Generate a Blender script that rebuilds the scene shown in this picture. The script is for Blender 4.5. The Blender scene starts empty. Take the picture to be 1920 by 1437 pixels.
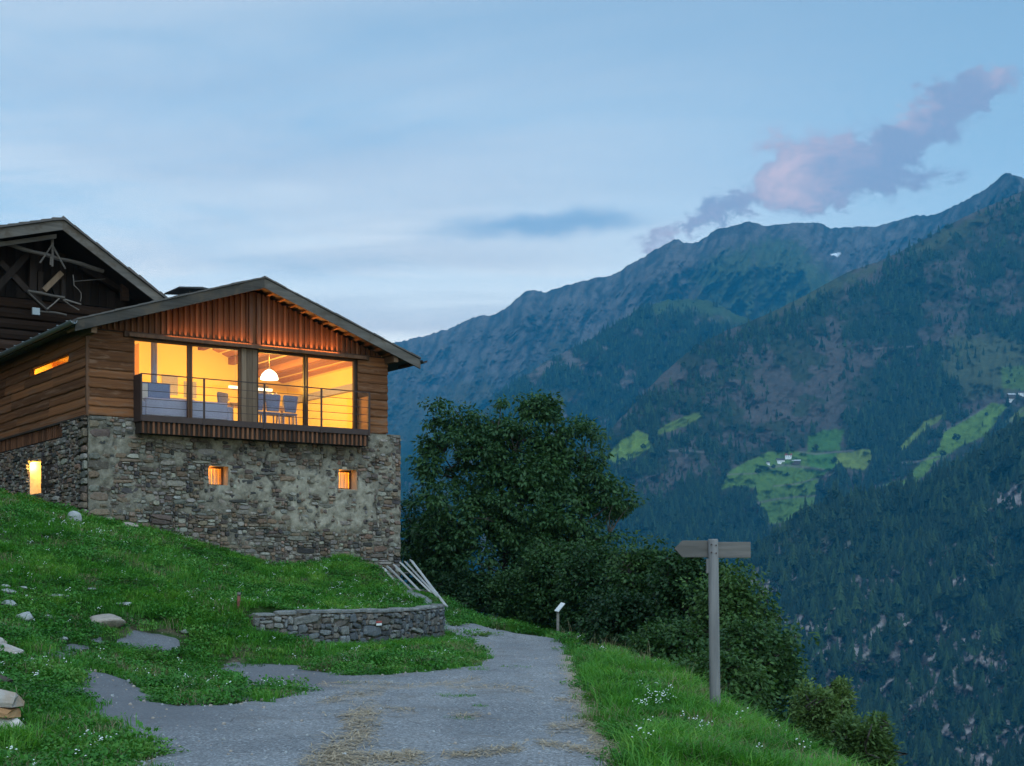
import bpy, math, random
import numpy as np
from mathutils import Vector, Matrix, Euler

random.seed(7)
RNG = np.random.default_rng(7)
SC = bpy.context.scene
COL = SC.collection

# ---------------------------------------------------------------- camera
EYE = 1.6          # eye height above the track
FPX = 2665.0       # focal length in photo pixels (50 mm on a 36 mm wide frame of 1920 px)
HOR = 1080.0       # photo row of the horizon
cam_data = bpy.data.cameras.new('camera')
cam_data.sensor_width = 36.0
cam_data.lens = 36.0 * FPX / 1920.0
cam_data.shift_y = (HOR - 718.5) / 1920.0
cam_data.clip_start = 0.1
cam_data.clip_end = 60000.0
cam = bpy.data.objects.new('camera', cam_data)
cam.location = (0, 0, EYE)
cam.rotation_euler = (math.radians(90), 0, 0)
COL.objects.link(cam)
SC.camera = cam

# ---------------------------------------------------------------- exposure
SC.view_settings.view_transform = 'Standard'
SC.view_settings.look = 'None'
SC.view_settings.exposure = 0.87
SC.view_settings.gamma = 1.0
SC.view_settings.use_curve_mapping = False
SC.render.engine = 'CYCLES'
SC.cycles.use_denoising = True
SC.cycles.max_bounces = 7
SC.cycles.diffuse_bounces = 3
SC.cycles.glossy_bounces = 2
SC.cycles.transmission_bounces = 3
SC.cycles.transparent_max_bounces = 12
SC.cycles.volume_bounces = 0
SC.cycles.sample_clamp_indirect = 4.0
SC.cycles.caustics_reflective = False
SC.cycles.caustics_refractive = False

# ---------------------------------------------------------------- node helper
class NT:
    """short hand for building node trees"""
    def __init__(self, tree):
        self.t = tree
        self.n = tree.nodes
        self.l = tree.links
    def add(self, typ, **kw):
        nd = self.n.new(typ)
        ins = kw.pop('ins', None)
        for k, v in kw.items():
            setattr(nd, k, v)
        if ins:
            for k, v in ins.items():
                self.set(nd.inputs[k], v)
        return nd
    def set(self, sock, v):
        if isinstance(v, bpy.types.NodeSocket):
            self.l.new(v, sock)
        elif isinstance(v, bpy.types.Node):
            self.l.new(v.outputs[0], sock)
        else:
            if sock.type == 'RGBA' and len(v) == 3:
                v = (*v, 1.0)
            sock.default_value = v
    def math(self, op, a, b=0.0, c=0.0, clamp=False):
        nd = self.add('ShaderNodeMath', operation=op, use_clamp=clamp)
        self.set(nd.inputs[0], a); self.set(nd.inputs[1], b); self.set(nd.inputs[2], c)
        return nd.outputs[0]
    def mix(self, f, a, b, blend='MIX'):
        nd = self.add('ShaderNodeMix', data_type='RGBA', blend_type=blend)
        self.set(nd.inputs['Factor'], f)
        self.set(nd.inputs[6], a); self.set(nd.inputs[7], b)
        return nd.outputs[2]
    def ramp(self, f, stops, interp='LINEAR'):
        nd = self.add('ShaderNodeValToRGB')
        nd.color_ramp.interpolation = interp
        els = nd.color_ramp.elements
        while len(els) < len(stops):
            els.new(0.5)
        for e, (p, c) in zip(els, stops):
            e.position = p
            if isinstance(c, (int, float)):
                c = (c, c, c)
            e.color = (*c, 1.0)
        self.set(nd.inputs[0], f)
        return nd.outputs[0]
    def noise(self, vec, scale, detail=3.0, rough=0.55, dist=0.0):
        nd = self.add('ShaderNodeTexNoise')
        if vec is not None:
            self.set(nd.inputs['Vector'], vec)
        nd.inputs['Scale'].default_value = scale
        nd.inputs['Detail'].default_value = detail
        nd.inputs['Roughness'].default_value = rough
        nd.inputs['Distortion'].default_value = dist
        return nd.outputs['Fac']
    def mapping(self, vec, loc=(0, 0, 0), rot=(0, 0, 0), scale=(1, 1, 1), typ='POINT'):
        nd = self.add('ShaderNodeMapping', vector_type=typ)
        self.set(nd.inputs['Vector'], vec)
        nd.inputs['Location'].default_value = loc
        nd.inputs['Rotation'].default_value = rot
        nd.inputs['Scale'].default_value = scale
        return nd.outputs[0]
    def smooth(self, v, a, b):
        nd = self.add('ShaderNodeMapRange', interpolation_type='SMOOTHSTEP')
        self.set(nd.inputs[0], v)
        nd.inputs[1].default_value = a
        nd.inputs[2].default_value = b
        return nd.outputs[0]

# ---------------------------------------------------------------- world (dusk sky)
SUN_ELEV = math.radians(50.0)
SUN_AZ = math.radians(165.0)     # bearing of the light, clockwise from the view direction (+Y): behind the camera
SKY_STRENGTH = 0.15
world = bpy.data.worlds.new('World')
SC.world = world
world.use_nodes = True
W = NT(world.node_tree)
W.n.clear()
sky = W.add('ShaderNodeTexSky', sky_type='NISHITA')
sky.sun_disc = False
sky.sun_elevation = SUN_ELEV
sky.sun_rotation = SUN_AZ
sky.altitude = 1400.0
sky.air_density = 1.0
sky.dust_density = 0.6
sky.ozone_density = 2.0
tc = W.add('ShaderNodeTexCoord')
dirv = tc.outputs['Generated']
sep = W.add('ShaderNodeSeparateXYZ', ins={0: dirv})
dx, dy, dz = sep.outputs
# thin high cloud layer: direction projected on a flat deck overhead
den = W.math('ADD', W.math('MAXIMUM', dz, 0.0), 0.16)
deck = W.add('ShaderNodeCombineXYZ', ins={0: W.math('DIVIDE', dx, den), 1: W.math('DIVIDE', dy, den), 2: 0.0})
cir_a = W.noise(W.mapping(deck, loc=(3.1, 1.7, 0), rot=(0, 0, 0.30), scale=(0.55, 1.5, 1)), 1.5, 6.0, 0.55, 0.6)
cir_b = W.noise(W.mapping(deck, loc=(7.3, 4.4, 0), rot=(0, 0, 0.22), scale=(0.45, 1.9, 1)), 2.3, 5.0, 0.5, 0.4)
# the veil is denser towards the bearing of the set sun (west)
west = W.math('ADD', W.math('MULTIPLY', dx, -1.0), W.math('MULTIPLY', dy, 0.15))
veil_side = W.smooth(west, -0.22, 0.30)
veil = W.math('MULTIPLY', W.smooth(cir_a, 0.26, 0.62), W.math('ADD', W.math('MULTIPLY', veil_side, 0.90), 0.10), clamp=True)
low = W.smooth(dz, 0.40, 0.10)
veil = W.math('MULTIPLY', veil, W.math('ADD', W.math('MULTIPLY', low, 0.7), 0.3))
veil = W.math('MAXIMUM', veil, W.math('MULTIPLY', W.math('MULTIPLY', W.smooth(dz, 0.30, 0.12), W.smooth(west, -0.20, 0.16)), 0.86))
grey = W.math('MULTIPLY', W.smooth(cir_b, 0.44, 0.70), W.math('MULTIPLY', W.math('ADD', W.math('MULTIPLY', veil_side, 0.75), 0.06), W.math('ADD', W.math('MULTIPLY', low, 0.7), 0.3)))
# the evening cumulus over the ridge and its wisps: lobes in bearing / slope coordinates
dyc = W.math('MAXIMUM', dy, 0.05)
tang = W.add('ShaderNodeCombineXYZ', ins={0: W.math('DIVIDE', dx, dyc), 1: W.math('DIVIDE', dz, dyc), 2: 0.0})
wn = W.add('ShaderNodeTexNoise')
W.set(wn.inputs['Vector'], tang.outputs[0]); wn.inputs['Scale'].default_value = 20.0; wn.inputs['Detail'].default_value = 8.0; wn.inputs['Roughness'].default_value = 0.66
wv = W.add('ShaderNodeVectorMath', operation='MULTIPLY_ADD', ins={0: wn.outputs['Color'], 1: (0.085, 0.075, 0), 2: tang.outputs[0]})
wv = W.add('ShaderNodeVectorMath', operation='SUBTRACT', ins={0: wv.outputs[0], 1: (0.0425, 0.0375, 0)})
wn2 = W.add('ShaderNodeTexNoise')
W.set(wn2.inputs['Vector'], W.mapping(tang.outputs[0], rot=(0, 0, -0.45), scale=(0.6, 1.5, 1))); wn2.inputs['Scale'].default_value = 85.0; wn2.inputs['Detail'].default_value = 6.0; wn2.inputs['Roughness'].default_value = 0.65
wv = W.add('ShaderNodeVectorMath', operation='MULTIPLY_ADD', ins={0: wn2.outputs['Color'], 1: (0.034, 0.026, 0), 2: wv.outputs[0]})
wv = W.add('ShaderNodeVectorMath', operation='SUBTRACT', ins={0: wv.outputs[0], 1: (0.017, 0.013, 0)})
def lobe(px, py, rx, ry, rot, vec):
    m = W.mapping(vec, loc=((px - 960) / FPX, (HOR - py) / FPX, 0), rot=(0, 0, math.radians(rot)), scale=(rx / FPX, ry / FPX, 1), typ='TEXTURE')
    g = W.add('ShaderNodeTexGradient', gradient_type='SPHERICAL', ins={0: m})
    return g.outputs['Fac']
def lobes(specs, vec):
    out = None
    for s in specs:
        v = W.math('MULTIPLY', lobe(*s[:5], vec), s[5])
        out = v if out is None else W.math('ADD', out, v)
    return out
cum = lobes([(1500, 325, 120, 100, 25, 1.0), (1570, 345, 190, 80, 10, 0.9), (1640, 290, 170, 75, 32, 1.0), (1750, 225, 170, 62, 34, 1.0),
             (1850, 160, 120, 48, 24, 0.9), (1700, 335, 130, 48, 8, 0.8), (1400, 370, 120, 45, 28, 0.8), (1310, 418, 110, 40, 25, 0.75), (1225, 445, 70, 36, 20, 0.7),
             (1900, 262, 80, 24, 30, 0.42), (1460, 300, 60, 60, 0, 0.6)], wv.outputs[0])
fine = W.noise(W.mapping(tang.outputs[0], rot=(0, 0, -0.45), scale=(0.7, 1.3, 1)), 42.0, 9.0, 0.68, 0.4)
cum_d = W.math('ADD', cum, W.math('MULTIPLY', W.math('SUBTRACT', fine, 0.5), 1.5))
cum_m = W.math('MULTIPLY', W.smooth(cum_d, 0.20, 0.74), 0.92)
cum_m = W.math('MULTIPLY', cum_m, W.smooth(dy, 0.2, 0.4))
pink = lobes([(1475, 310, 105, 100, 0, 1.1), (1590, 285, 70, 60, 0, 0.5), (1700, 200, 70, 55, 0, 0.75), (1860, 130, 70, 40, 0, 0.5), (1250, 440, 110, 60, 0, 0.5), (1480, 370, 170, 50, 0, 0.35)], wv.outputs[0])
pink = W.math('MULTIPLY', W.math('MINIMUM', pink, 1.0), W.math('ADD', W.math('MULTIPLY', W.smooth(fine, 0.30, 0.62), 0.6), 0.4))
# long grey lens of cloud above the ridge
wl_ = W.add('ShaderNodeMix', data_type='VECTOR'); wl_.inputs['Factor'].default_value = 0.25; W.set(wl_.inputs[4], tang.outputs[0]); W.set(wl_.inputs[5], wv.outputs[0])
lens = lobes([(960, 425, 260, 38, 3, 0.8), (1120, 412, 200, 30, 3, 0.6), (560, 500, 260, 40, -3, 0.4), (260, 480, 300, 60, 6, 0.35)], wl_.outputs[1])
lens = W.math('MULTIPLY', W.smooth(lens, 0.0, 0.9), W.smooth(dy, 0.2, 0.4))
WK = 1.0
SKYMUL = (1.08, 1.0, 0.765)
base = W.mix(1.0, sky.outputs[0], SKYMUL, 'MULTIPLY')
def wc(r, g, b):
    return (r / SKY_STRENGTH * WK, g / SKY_STRENGTH * WK, b / SKY_STRENGTH * WK)
c1 = W.mix(veil, base, wc(0.80, 0.76, 0.70))
c1 = W.mix(grey, c1, wc(0.36, 0.41, 0.48))
c1 = W.mix(lens, c1, wc(0.25, 0.35, 0.47))
cumcol = W.mix(pink, wc(0.23, 0.255, 0.35), wc(0.58, 0.43, 0.44))
c1 = W.mix(cum_m, c1, cumcol)
bg = W.add('ShaderNodeBackground', ins={0: c1, 1: SKY_STRENGTH})
wout = W.add('ShaderNodeOutputWorld', ins={0: bg})

# ---------------------------------------------------------------- sun (already down: a very soft fill added from high behind the camera)
sun_data = bpy.data.lights.new('sun', 'SUN')
sun_data.energy = 1.5
sun_data.angle = math.radians(60)
sun_data.color = (0.66, 0.86, 1.0)
sun = bpy.data.objects.new('sun', sun_data)
sd = Vector((math.sin(SUN_AZ) * math.cos(SUN_ELEV), math.cos(SUN_AZ) * math.cos(SUN_ELEV), math.sin(SUN_ELEV)))
sun.rotation_euler = sd.to_track_quat('Z', 'Y').to_euler()
COL.objects.link(sun)
# ---------------------------------------------------------------- mesh / object helpers
def P(px, py, d):
    """photo pixel at forward distance d -> world point"""
    return np.array([(px - 960) / FPX * d, d, EYE + (HOR - py) / FPX * d])

def mesh_np(name, verts, faces, smooth=False):
    """faces: (n,3) or (n,4) array, or list of arrays of different width"""
    me = bpy.data.meshes.new(name)
    verts = np.asarray(verts, dtype=np.float32)
    fl = faces if isinstance(faces, list) and len(faces) and isinstance(faces[0], np.ndarray) and faces[0].ndim == 2 else [np.asarray(faces, dtype=np.int32)]
    me.vertices.add(len(verts))
    me.vertices.foreach_set('co', verts.ravel())
    loops = np.concatenate([f.ravel() for f in fl]).astype(np.int32)
    cnt = np.concatenate([np.full(len(f), f.shape[1]) for f in fl]).astype(np.int32)
    start = np.concatenate([[0], np.cumsum(cnt)[:-1]]).astype(np.int32)
    me.loops.add(len(loops))
    me.loops.foreach_set('vertex_index', loops)
    me.polygons.add(len(cnt))
    me.polygons.foreach_set('loop_start', start)
    me.polygons.foreach_set('loop_total', cnt)
    if smooth:
        me.polygons.foreach_set('use_smooth', np.ones(len(cnt), dtype=bool))
    me.update(calc_edges=True)
    return me

def vcol(me, name, arr):
    a = me.attributes.new(name, 'FLOAT_COLOR', 'POINT')
    arr = np.asarray(arr, dtype=np.float32)
    if arr.shape[1] == 3:
        arr = np.concatenate([arr, np.ones((len(arr), 1), np.float32)], 1)
    a.data.foreach_set('color', arr.ravel())

def vflt(me, name, arr):
    a = me.attributes.new(name, 'FLOAT', 'POINT')
    a.data.foreach_set('value', np.asarray(arr, dtype=np.float32))

def link(name, me, mat=None, parent=None, loc=(0, 0, 0), rot=(0, 0, 0), scale=(1, 1, 1)):
    o = bpy.data.objects.new(name, me)
    COL.objects.link(o)
    o.location = loc; o.rotation_euler = rot; o.scale = scale
    if parent is not None:
        o.parent = parent
    if mat is not None and me is not None and not me.materials:
        me.materials.append(mat)
    return o

def empty(name, loc=(0, 0, 0), rotz=0.0, parent=None):
    o = bpy.data.objects.new(name, None)
    COL.objects.link(o)
    o.empty_display_size = 0.2
    o.location = loc
    o.rotation_euler = (0, 0, rotz)
    if parent is not None:
        o.parent = parent
    return o

def tag(o, label=None, cat=None, group=None, kind=None):
    if label: o['label'] = label
    if cat: o['category'] = cat
    if group: o['group'] = group
    if kind: o['kind'] = kind
    return o

class MB:
    """collects vertices and faces of one mesh"""
    def __init__(self):
        self.v = []; self.f = []
    def box(self, x0, x1, y0, y1, z0, z1):
        n = len(self.v)
        self.v += [(x0, y0, z0), (x1, y0, z0), (x1, y1, z0), (x0, y1, z0), (x0, y0, z1), (x1, y0, z1), (x1, y1, z1), (x0, y1, z1)]
        self.f += [tuple(n + i for i in q) for q in ((0, 3, 2, 1), (4, 5, 6, 7), (0, 1, 5, 4), (1, 2, 6, 5), (2, 3, 7, 6), (3, 0, 4, 7))]
        return self
    def poly_prism(self, pts, axis, a, b):
        """pts 2D polygon, extruded from a to b along axis ('x','y','z')"""
        n = len(self.v); k = len(pts)
        for c in (a, b):
            for p, q in pts:
                self.v.append({'x': (c, p, q), 'y': (p, c, q), 'z': (p, q, c)}[axis])
        self.f.append(tuple(n + i for i in range(k))[::-1])
        self.f.append(tuple(n + k + i for i in range(k)))
        for i in range(k):
            j = (i + 1) % k
            self.f.append((n + i, n + j, n + k + j, n + k + i))
        return self
    def tube(self, pts, radii, sides=8, cap=True):
        pts = [Vector(p) for p in pts]
        if not isinstance(radii, (list, tuple)):
            radii = [radii] * len(pts)
        n0 = len(self.v)
        ref = None
        for i, p in enumerate(pts):
            t = (pts[min(i + 1, len(pts) - 1)] - pts[max(i - 1, 0)]).normalized()
            if ref is None:
                ref = t.orthogonal().normalized()
            ref = (ref - t * ref.dot(t))
            ref = ref.normalized() if ref.length > 1e-5 else t.orthogonal().normalized()
            b = t.cross(ref)
            for s in range(sides):
                a = 2 * math.pi * s / sides
                self.v.append(tuple(p + (ref * math.cos(a) + b * math.sin(a)) * radii[i]))
        for i in range(len(pts) - 1):
            for s in range(sides):
                s2 = (s + 1) % sides
                self.f.append((n0 + i * sides + s, n0 + i * sides + s2, n0 + (i + 1) * sides + s2, n0 + (i + 1) * sides + s))
        if cap:
            self.f.append(tuple(n0 + s for s in range(sides))[::-1])
            e = n0 + (len(pts) - 1) * sides
            self.f.append(tuple(e + s for s in range(sides)))
        return self
    def beam(self, a, b, w, h, roll=0.0):
        """square bar from a to b"""
        a = Vector(a); b = Vector(b)
        t = (b - a).normalized()
        up = Vector((0, 0, 1)) if abs(t.z) < 0.95 else Vector((0, 1, 0))
        s = t.cross(up).normalized(); u = s.cross(t)
        if roll:
            s, u = s * math.cos(roll) + u * math.sin(roll), u * math.cos(roll) - s * math.sin(roll)
        n = len(self.v)
        for c in (a, b):
            for i, j in ((-1, -1), (1, -1), (1, 1), (-1, 1)):
                self.v.append(tuple(c + s * (w / 2 * i) + u * (h / 2 * j)))
        self.f += [tuple(n + i for i in q) for q in ((0, 1, 2, 3), (7, 6, 5, 4), (0, 4, 5, 1), (1, 5, 6, 2), (2, 6, 7, 3), (3, 7, 4, 0))]
        return self
    def lathe(self, prof, sides=16, c=(0, 0, 0)):
        n = len(self.v); k = len(prof)
        for s in range(sides):
            a = 2 * math.pi * s / sides
            for r, z in prof:
                self.v.append((c[0] + r * math.cos(a), c[1] + r * math.sin(a), c[2] + z))
        for s in range(sides):
            s2 = (s + 1) % sides
            for i in range(k - 1):
                self.f.append((n + s * k + i, n + s2 * k + i, n + s2 * k + i + 1, n + s * k + i + 1))
        return self
    def mesh(self, name, smooth=False):
        me = bpy.data.meshes.new(name)
        me.from_pydata(self.v, [], self.f)
        if smooth:
            me.polygons.foreach_set('use_smooth', np.ones(len(me.polygons), dtype=bool))
        me.update()
        return me
    def build(self, name, mat, parent=None, smooth=False, bevel=0.0, **kw):
        o = link(name, self.mesh(name, smooth), mat, parent, **kw)
        if bevel:
            m = o.modifiers.new('bevel', 'BEVEL')
            m.width = bevel; m.segments = 1; m.limit_method = 'ANGLE'
        return o

# ---------------------------------------------------------------- noise
def _hash(ix, iy, seed):
    h = (ix.astype(np.int64) * 374761393 + iy.astype(np.int64) * 668265263 + seed * 1442695041) & 0x7fffffff
    h = ((h ^ (h >> 13)) * 1274126177) & 0x7fffffff
    h = ((h ^ (h >> 16)) * 1911520717) & 0x7fffffff
    return ((h ^ (h >> 11)) & 0xffff) / 65535.0

def vnoise(x, y, seed=0):
    x = np.asarray(x, float); y = np.asarray(y, float)
    ix = np.floor(x); iy = np.floor(y)
    fx = x - ix; fy = y - iy
    fx = fx * fx * fx * (fx * (fx * 6 - 15) + 10); fy = fy * fy * fy * (fy * (fy * 6 - 15) + 10)
    a = _hash(ix, iy, seed); b = _hash(ix + 1, iy, seed); c = _hash(ix, iy + 1, seed); d = _hash(ix + 1, iy + 1, seed)
    return (a * (1 - fx) + b * fx) * (1 - fy) + (c * (1 - fx) + d * fx) * fy

def fbm(x, y, seed=0, oct=4, gain=0.5, lac=2.03):
    s = 0.0; a = 1.0; t = 0.0
    c, sn = math.cos(0.6), math.sin(0.6)
    for o in range(oct):
        s = s + a * vnoise(x, y, seed + o * 17); t += a
        a *= gain
        x, y = (x * c - y * sn) * lac + 3.7, (x * sn + y * c) * lac + 1.3
    return s / t

def ridged(x, y, seed=0, oct=4, gain=0.5):
    s = 0.0; a = 1.0; t = 0.0
    for o in range(oct):
        s = s + a * (1 - np.abs(2 * vnoise(x, y, seed + o * 31) - 1)); t += a
        a *= gain; x = x * 2.1 + 5.1; y = y * 2.1 + 2.2
    return s / t

def sstep(x, a, b):
    t = np.clip((x - a) / (b - a), 0, 1)
    return t * t * (3 - 2 * t)

def in_poly(x, y, poly):
    x = np.asarray(x); y = np.asarray(y)
    inside = np.zeros(x.shape, bool)
    n = len(poly)
    for i in range(n):
        x1, y1 = poly[i]; x2, y2 = poly[(i + 1) % n]
        c = ((y1 > y) != (y2 > y)) & (x < (x2 - x1) * (y - y1) / (y2 - y1 + 1e-12) + x1)
        inside ^= c
    return inside

def poly_dist(x, y, poly, closed=True):
    """unsigned distance to a polyline"""
    x = np.asarray(x, float); y = np.asarray(y, float)
    best = np.full(x.shape, 1e9)
    n = len(poly)
    for i in range(n if closed else n - 1):
        x1, y1 = poly[i]; x2, y2 = poly[(i + 1) % n]
        ex, ey = x2 - x1, y2 - y1
        t = np.clip(((x - x1) * ex + (y - y1) * ey) / (ex * ex + ey * ey + 1e-12), 0, 1)
        best = np.minimum(best, np.hypot(x - x1 - t * ex, y - y1 - t * ey))
    return best

def poly_sd(x, y, poly):
    d = poly_dist(x, y, poly)
    return np.where(in_poly(x, y, poly), d, -d)

# ---------------------------------------------------------------- materials
def new_mat(name):
    m = bpy.data.materials.new(name)
    m.use_nodes = True
    t = NT(m.node_tree)
    t.n.clear()
    return m, t

def finish(t, shader, disp=None):
    o = t.add('ShaderNodeOutputMaterial')
    t.l.new(shader if isinstance(shader, bpy.types.NodeSocket) else shader.outputs[0], o.inputs[0])

def bsdf(t, col, rough=0.8, bump=None, bump_d=0.02, strength=0.6, metal=0.0, spec=0.3):
    b = t.add('ShaderNodeBsdfPrincipled')
    t.set(b.inputs['Base Color'], col)
    t.set(b.inputs['Roughness'], rough)
    t.set(b.inputs['Metallic'], metal)
    b.inputs['Specular IOR Level'].default_value = spec
    if bump is not None:
        bn = t.add('ShaderNodeBump', ins={'Height': bump, 'Strength': strength, 'Distance': bump_d})
        t.l.new(bn.outputs[0], b.inputs['Normal'])
    return b

def wood_mat(name, c_dark, c_light, along=0, grain=14.0, rough=0.85, bump_d=0.01, knots=True, wear=None):
    """weathered wood; grain runs along the object's local axis `along`; each board gets its own tone"""
    m, t = new_mat(name)
    tc = t.add('ShaderNodeTexCoord')
    oi = t.add('ShaderNodeObjectInfo')
    off = t.add('ShaderNodeVectorMath', operation='MULTIPLY_ADD', ins={0: (1, 1, 1), 1: (0, 0, 0), 2: tc.outputs['Object']})
    rnd = t.math('MULTIPLY', oi.outputs['Random'], 37.0)
    cmb = t.add('ShaderNodeCombineXYZ', ins={0: rnd, 1: rnd, 2: rnd})
    add = t.add('ShaderNodeVectorMath', operation='ADD', ins={0: off.outputs[0], 1: cmb.outputs[0]})
    sc = [grain, grain, grain]; sc[along] = grain * 0.07
    g = t.noise(t.mapping(add.outputs[0], scale=tuple(sc)), 1.0, 6.0, 0.65, 0.4)
    g2 = t.noise(t.mapping(add.outputs[0], scale=tuple(s * 0.22 for s in sc)), 1.0, 3.0, 0.6, 0.8)
    f = t.math('ADD', t.math('MULTIPLY', g, 0.55), t.math('MULTIPLY', g2, 0.45))
    col = t.ramp(f, [(0.30, c_dark), (0.70, c_light)])
    tone = t.ramp(oi.outputs['Random'], [(0.0, 0.55), (0.5, 0.95), (1.0, 1.35)])
    col = t.mix(1.0, col, tone, 'MULTIPLY')
    if wear is not None:
        wn = t.noise(add.outputs[0], 2.2, 4.0, 0.6, 0.5)
        col = t.mix(t.smooth(wn, 0.48, 0.70), col, wear)
    finish(t, bsdf(t, col, rough, g, bump_d, 0.7, spec=0.2))
    return m

def plain_mat(name, col, rough=0.6, metal=0.0, var=0.15, scale=6.0, spec=0.3):
    m, t = new_mat(name)
    tc = t.add('ShaderNodeTexCoord')
    n = t.noise(tc.outputs['Object'], scale, 5.0, 0.6)
    c = t.mix(n, tuple(x * (1 - var) for x in col), tuple(min(1, x * (1 + var)) for x in col))
    finish(t, bsdf(t, c, rough, n, 0.004, 0.4, metal, spec))
    return m

def scatter(name, pts, rot, scl, idx, sources, kind='stuff'):
    """instances the source meshes on points (geometry nodes); used only for stuff nobody could count"""
    me = bpy.data.meshes.new(name)
    pts = np.asarray(pts, np.float32)
    me.vertices.add(len(pts)); me.vertices.foreach_set('co', pts.ravel())
    a = me.attributes.new('rot', 'FLOAT_VECTOR', 'POINT'); a.data.foreach_set('vector', np.asarray(rot, np.float32).ravel())
    scl = np.asarray(scl, np.float32)
    if scl.ndim == 1:
        scl = np.repeat(scl[:, None], 3, 1)
    a = me.attributes.new('scl', 'FLOAT_VECTOR', 'POINT'); a.data.foreach_set('vector', scl.ravel())
    a = me.attributes.new('idx', 'INT', 'POINT'); a.data.foreach_set('value', np.asarray(idx, np.int32))
    o = link(name, me)
    o['kind'] = kind
    c = bpy.data.collections.new(name + '_sources')
    for i, s in enumerate(sources):
        so = bpy.data.objects.new('%s_source_%02d' % (name, i), s)
        c.objects.link(so)
    ng = bpy.data.node_groups.new(name + '_nodes', 'GeometryNodeTree')
    ng.interface.new_socket('Geometry', in_out='INPUT', socket_type='NodeSocketGeometry')
    ng.interface.new_socket('Geometry', in_out='OUTPUT', socket_type='NodeSocketGeometry')
    n = ng.nodes; l = ng.links
    gi = n.new('NodeGroupInput'); go = n.new('NodeGroupOutput')
    ci = n.new('GeometryNodeCollectionInfo')
    ci.inputs['Collection'].default_value = c
    ci.inputs['Separate Children'].default_value = True
    ci.inputs['Reset Children'].default_value = True
    ip = n.new('GeometryNodeInstanceOnPoints')
    def na(nm, ty):
        x = n.new('GeometryNodeInputNamedAttribute'); x.data_type = ty; x.inputs['Name'].default_value = nm
        return x.outputs['Attribute']
    l.new(gi.outputs[0], ip.inputs['Points'])
    l.new(ci.outputs[0], ip.inputs['Instance'])
    ip.inputs['Pick Instance'].default_value = True
    l.new(na('idx', 'INT'), ip.inputs['Instance Index'])
    e2r = n.new('FunctionNodeEulerToRotation')
    l.new(na('rot', 'FLOAT_VECTOR'), e2r.inputs[0])
    l.new(e2r.outputs[0], ip.inputs['Rotation'])
    l.new(na('scl', 'FLOAT_VECTOR'), ip.inputs['Scale'])
    l.new(ip.outputs[0], go.inputs[0])
    md = o.modifiers.new('scatter', 'NODES')
    md.node_group = ng
    return o

# ---------------------------------------------------------------- near ground: height function
WALL_LINE = [(-4.9, 26.6), (-4.2, 27.2), (-3.4, 28.2), (-2.75, 29.5), (-2.2, 31.2), (-1.82, 32.8), (-1.72, 33.6), (-1.9, 34.4), (-2.4, 35.4)]
EDGE = [(2.6, -40), (2.7, 4), (2.80, 12), (2.72, 16), (2.62, 19), (2.43, 22.3), (2.16, 28.5), (1.72, 37.0), (0.75, 45), (-0.9, 50), (-3.0, 54.5), (-7.0, 60), (-14, 66), (-40, 85), (-200, 180)]

def wall_side(x, y):
    """signed distance to the retaining wall: + behind (uphill), - in front; and a fade along its length"""
    ext = [(-9.0, 25.5)] + WALL_LINE + [(-5.0, 40.5)]
    d = poly_dist(x, y, ext, closed=False)
    back = in_poly(x, y, ext + [(-30, 45), (-30, 25)])
    return np.where(back, d, -d)

def terrace(x, y):
    s = wall_side(x, y)
    fade = sstep(x, -6.6, -4.3)
    width = 0.12 + 0.9 * (1 - sstep(x, -6.0, -4.6))
    st = sstep(s, -width, width)
    return 0.66 * st * fade * np.exp(-np.maximum(s, 0) / 6.0)

_cp = [  # x, y, height relative to the eye
    (-3.1, 12, -1.6), (-1, 12, -1.6), (0.9, 12, -1.62), (1.9, 12, -1.68), (2.8, 12, -1.86), (-4.4, 12, -1.58), (-5.2, 12, -1.50),
    (0, 4, -1.6), (-4, 4, -1.55), (-8, 4, -1.2), (-8, 12, -1.1), (2.8, 4, -1.84), (-14, 4, -0.3), (-16, 14, 0.3),
    (0, 20, -1.6), (1.2, 20, -1.6), (2.0, 19, -1.68), (2.6, 19, -1.84), (-2.8, 20, -1.58), (-4.6, 19, -1.52), (-5.6, 15.5, -1.27), (-6.2, 17.5, -1.12), (-6.95, 19.3, -0.78),
    (0, 27, -1.6), (1.2, 27, -1.6), (2.1, 28.5, -1.72), (0.5, 34, -1.6), (1.4, 35, -1.6), (-0.4, 40, -1.6), (0.6, 43, -1.62), (-3, 45, -1.62), (-2, 49, -1.66), (-6.0, 52, -1.7),
    (-5.15, 24.3, -1.50), (-6.2, 21.5, -1.42), (-7.4, 21.0, -0.95), (-2.7, 23.2, -1.6), (-4.4, 25.4, -1.22), (-5.9, 24.8, -1.12),
    (-2.6, 28.3, -1.50), (-1.55, 31.6, -1.56), (-1.2, 33.6, -1.58), (-3.9, 26.6, -1.35),
    (-9.7, 27.0, 0.28), (-6.7, 27.0, -0.28), (-9.4, 31.0, 0.88), (-8.05, 32.5, 0.47), (-12, 32, 1.5), (-5.9, 29.5, -0.42), (-4.6, 32.5, -0.40), (-3.1, 30.6, -0.78), (-2.3, 33.4, -0.80), (-4.8, 28.0, -0.72),
    (-10.6, 35.5, 1.38), (-9.06, 36.57, 1.05), (-7.36, 37.75, 0.52), (-5.83, 38.8, 0.18), (-3.9, 40.1, -0.22), (-3.2, 40.6, -0.30), (-2.6, 38.0, -0.75),
    (-13.5, 39.6, 2.02), (-15.1, 42.0, 2.3), (-20, 40, 3.4), (-20, 28, 2.2), (-12, 22, 0.6), (-24, 50, 4.6), (-16, 50, 3.2), (-9, 55, 0.4), (-30, 20, 3.2), (-30, 60, 6),
]
_C = np.array(_cp)
_res = _C[:, 2] - terrace(_C[:, 0], _C[:, 1])
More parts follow.
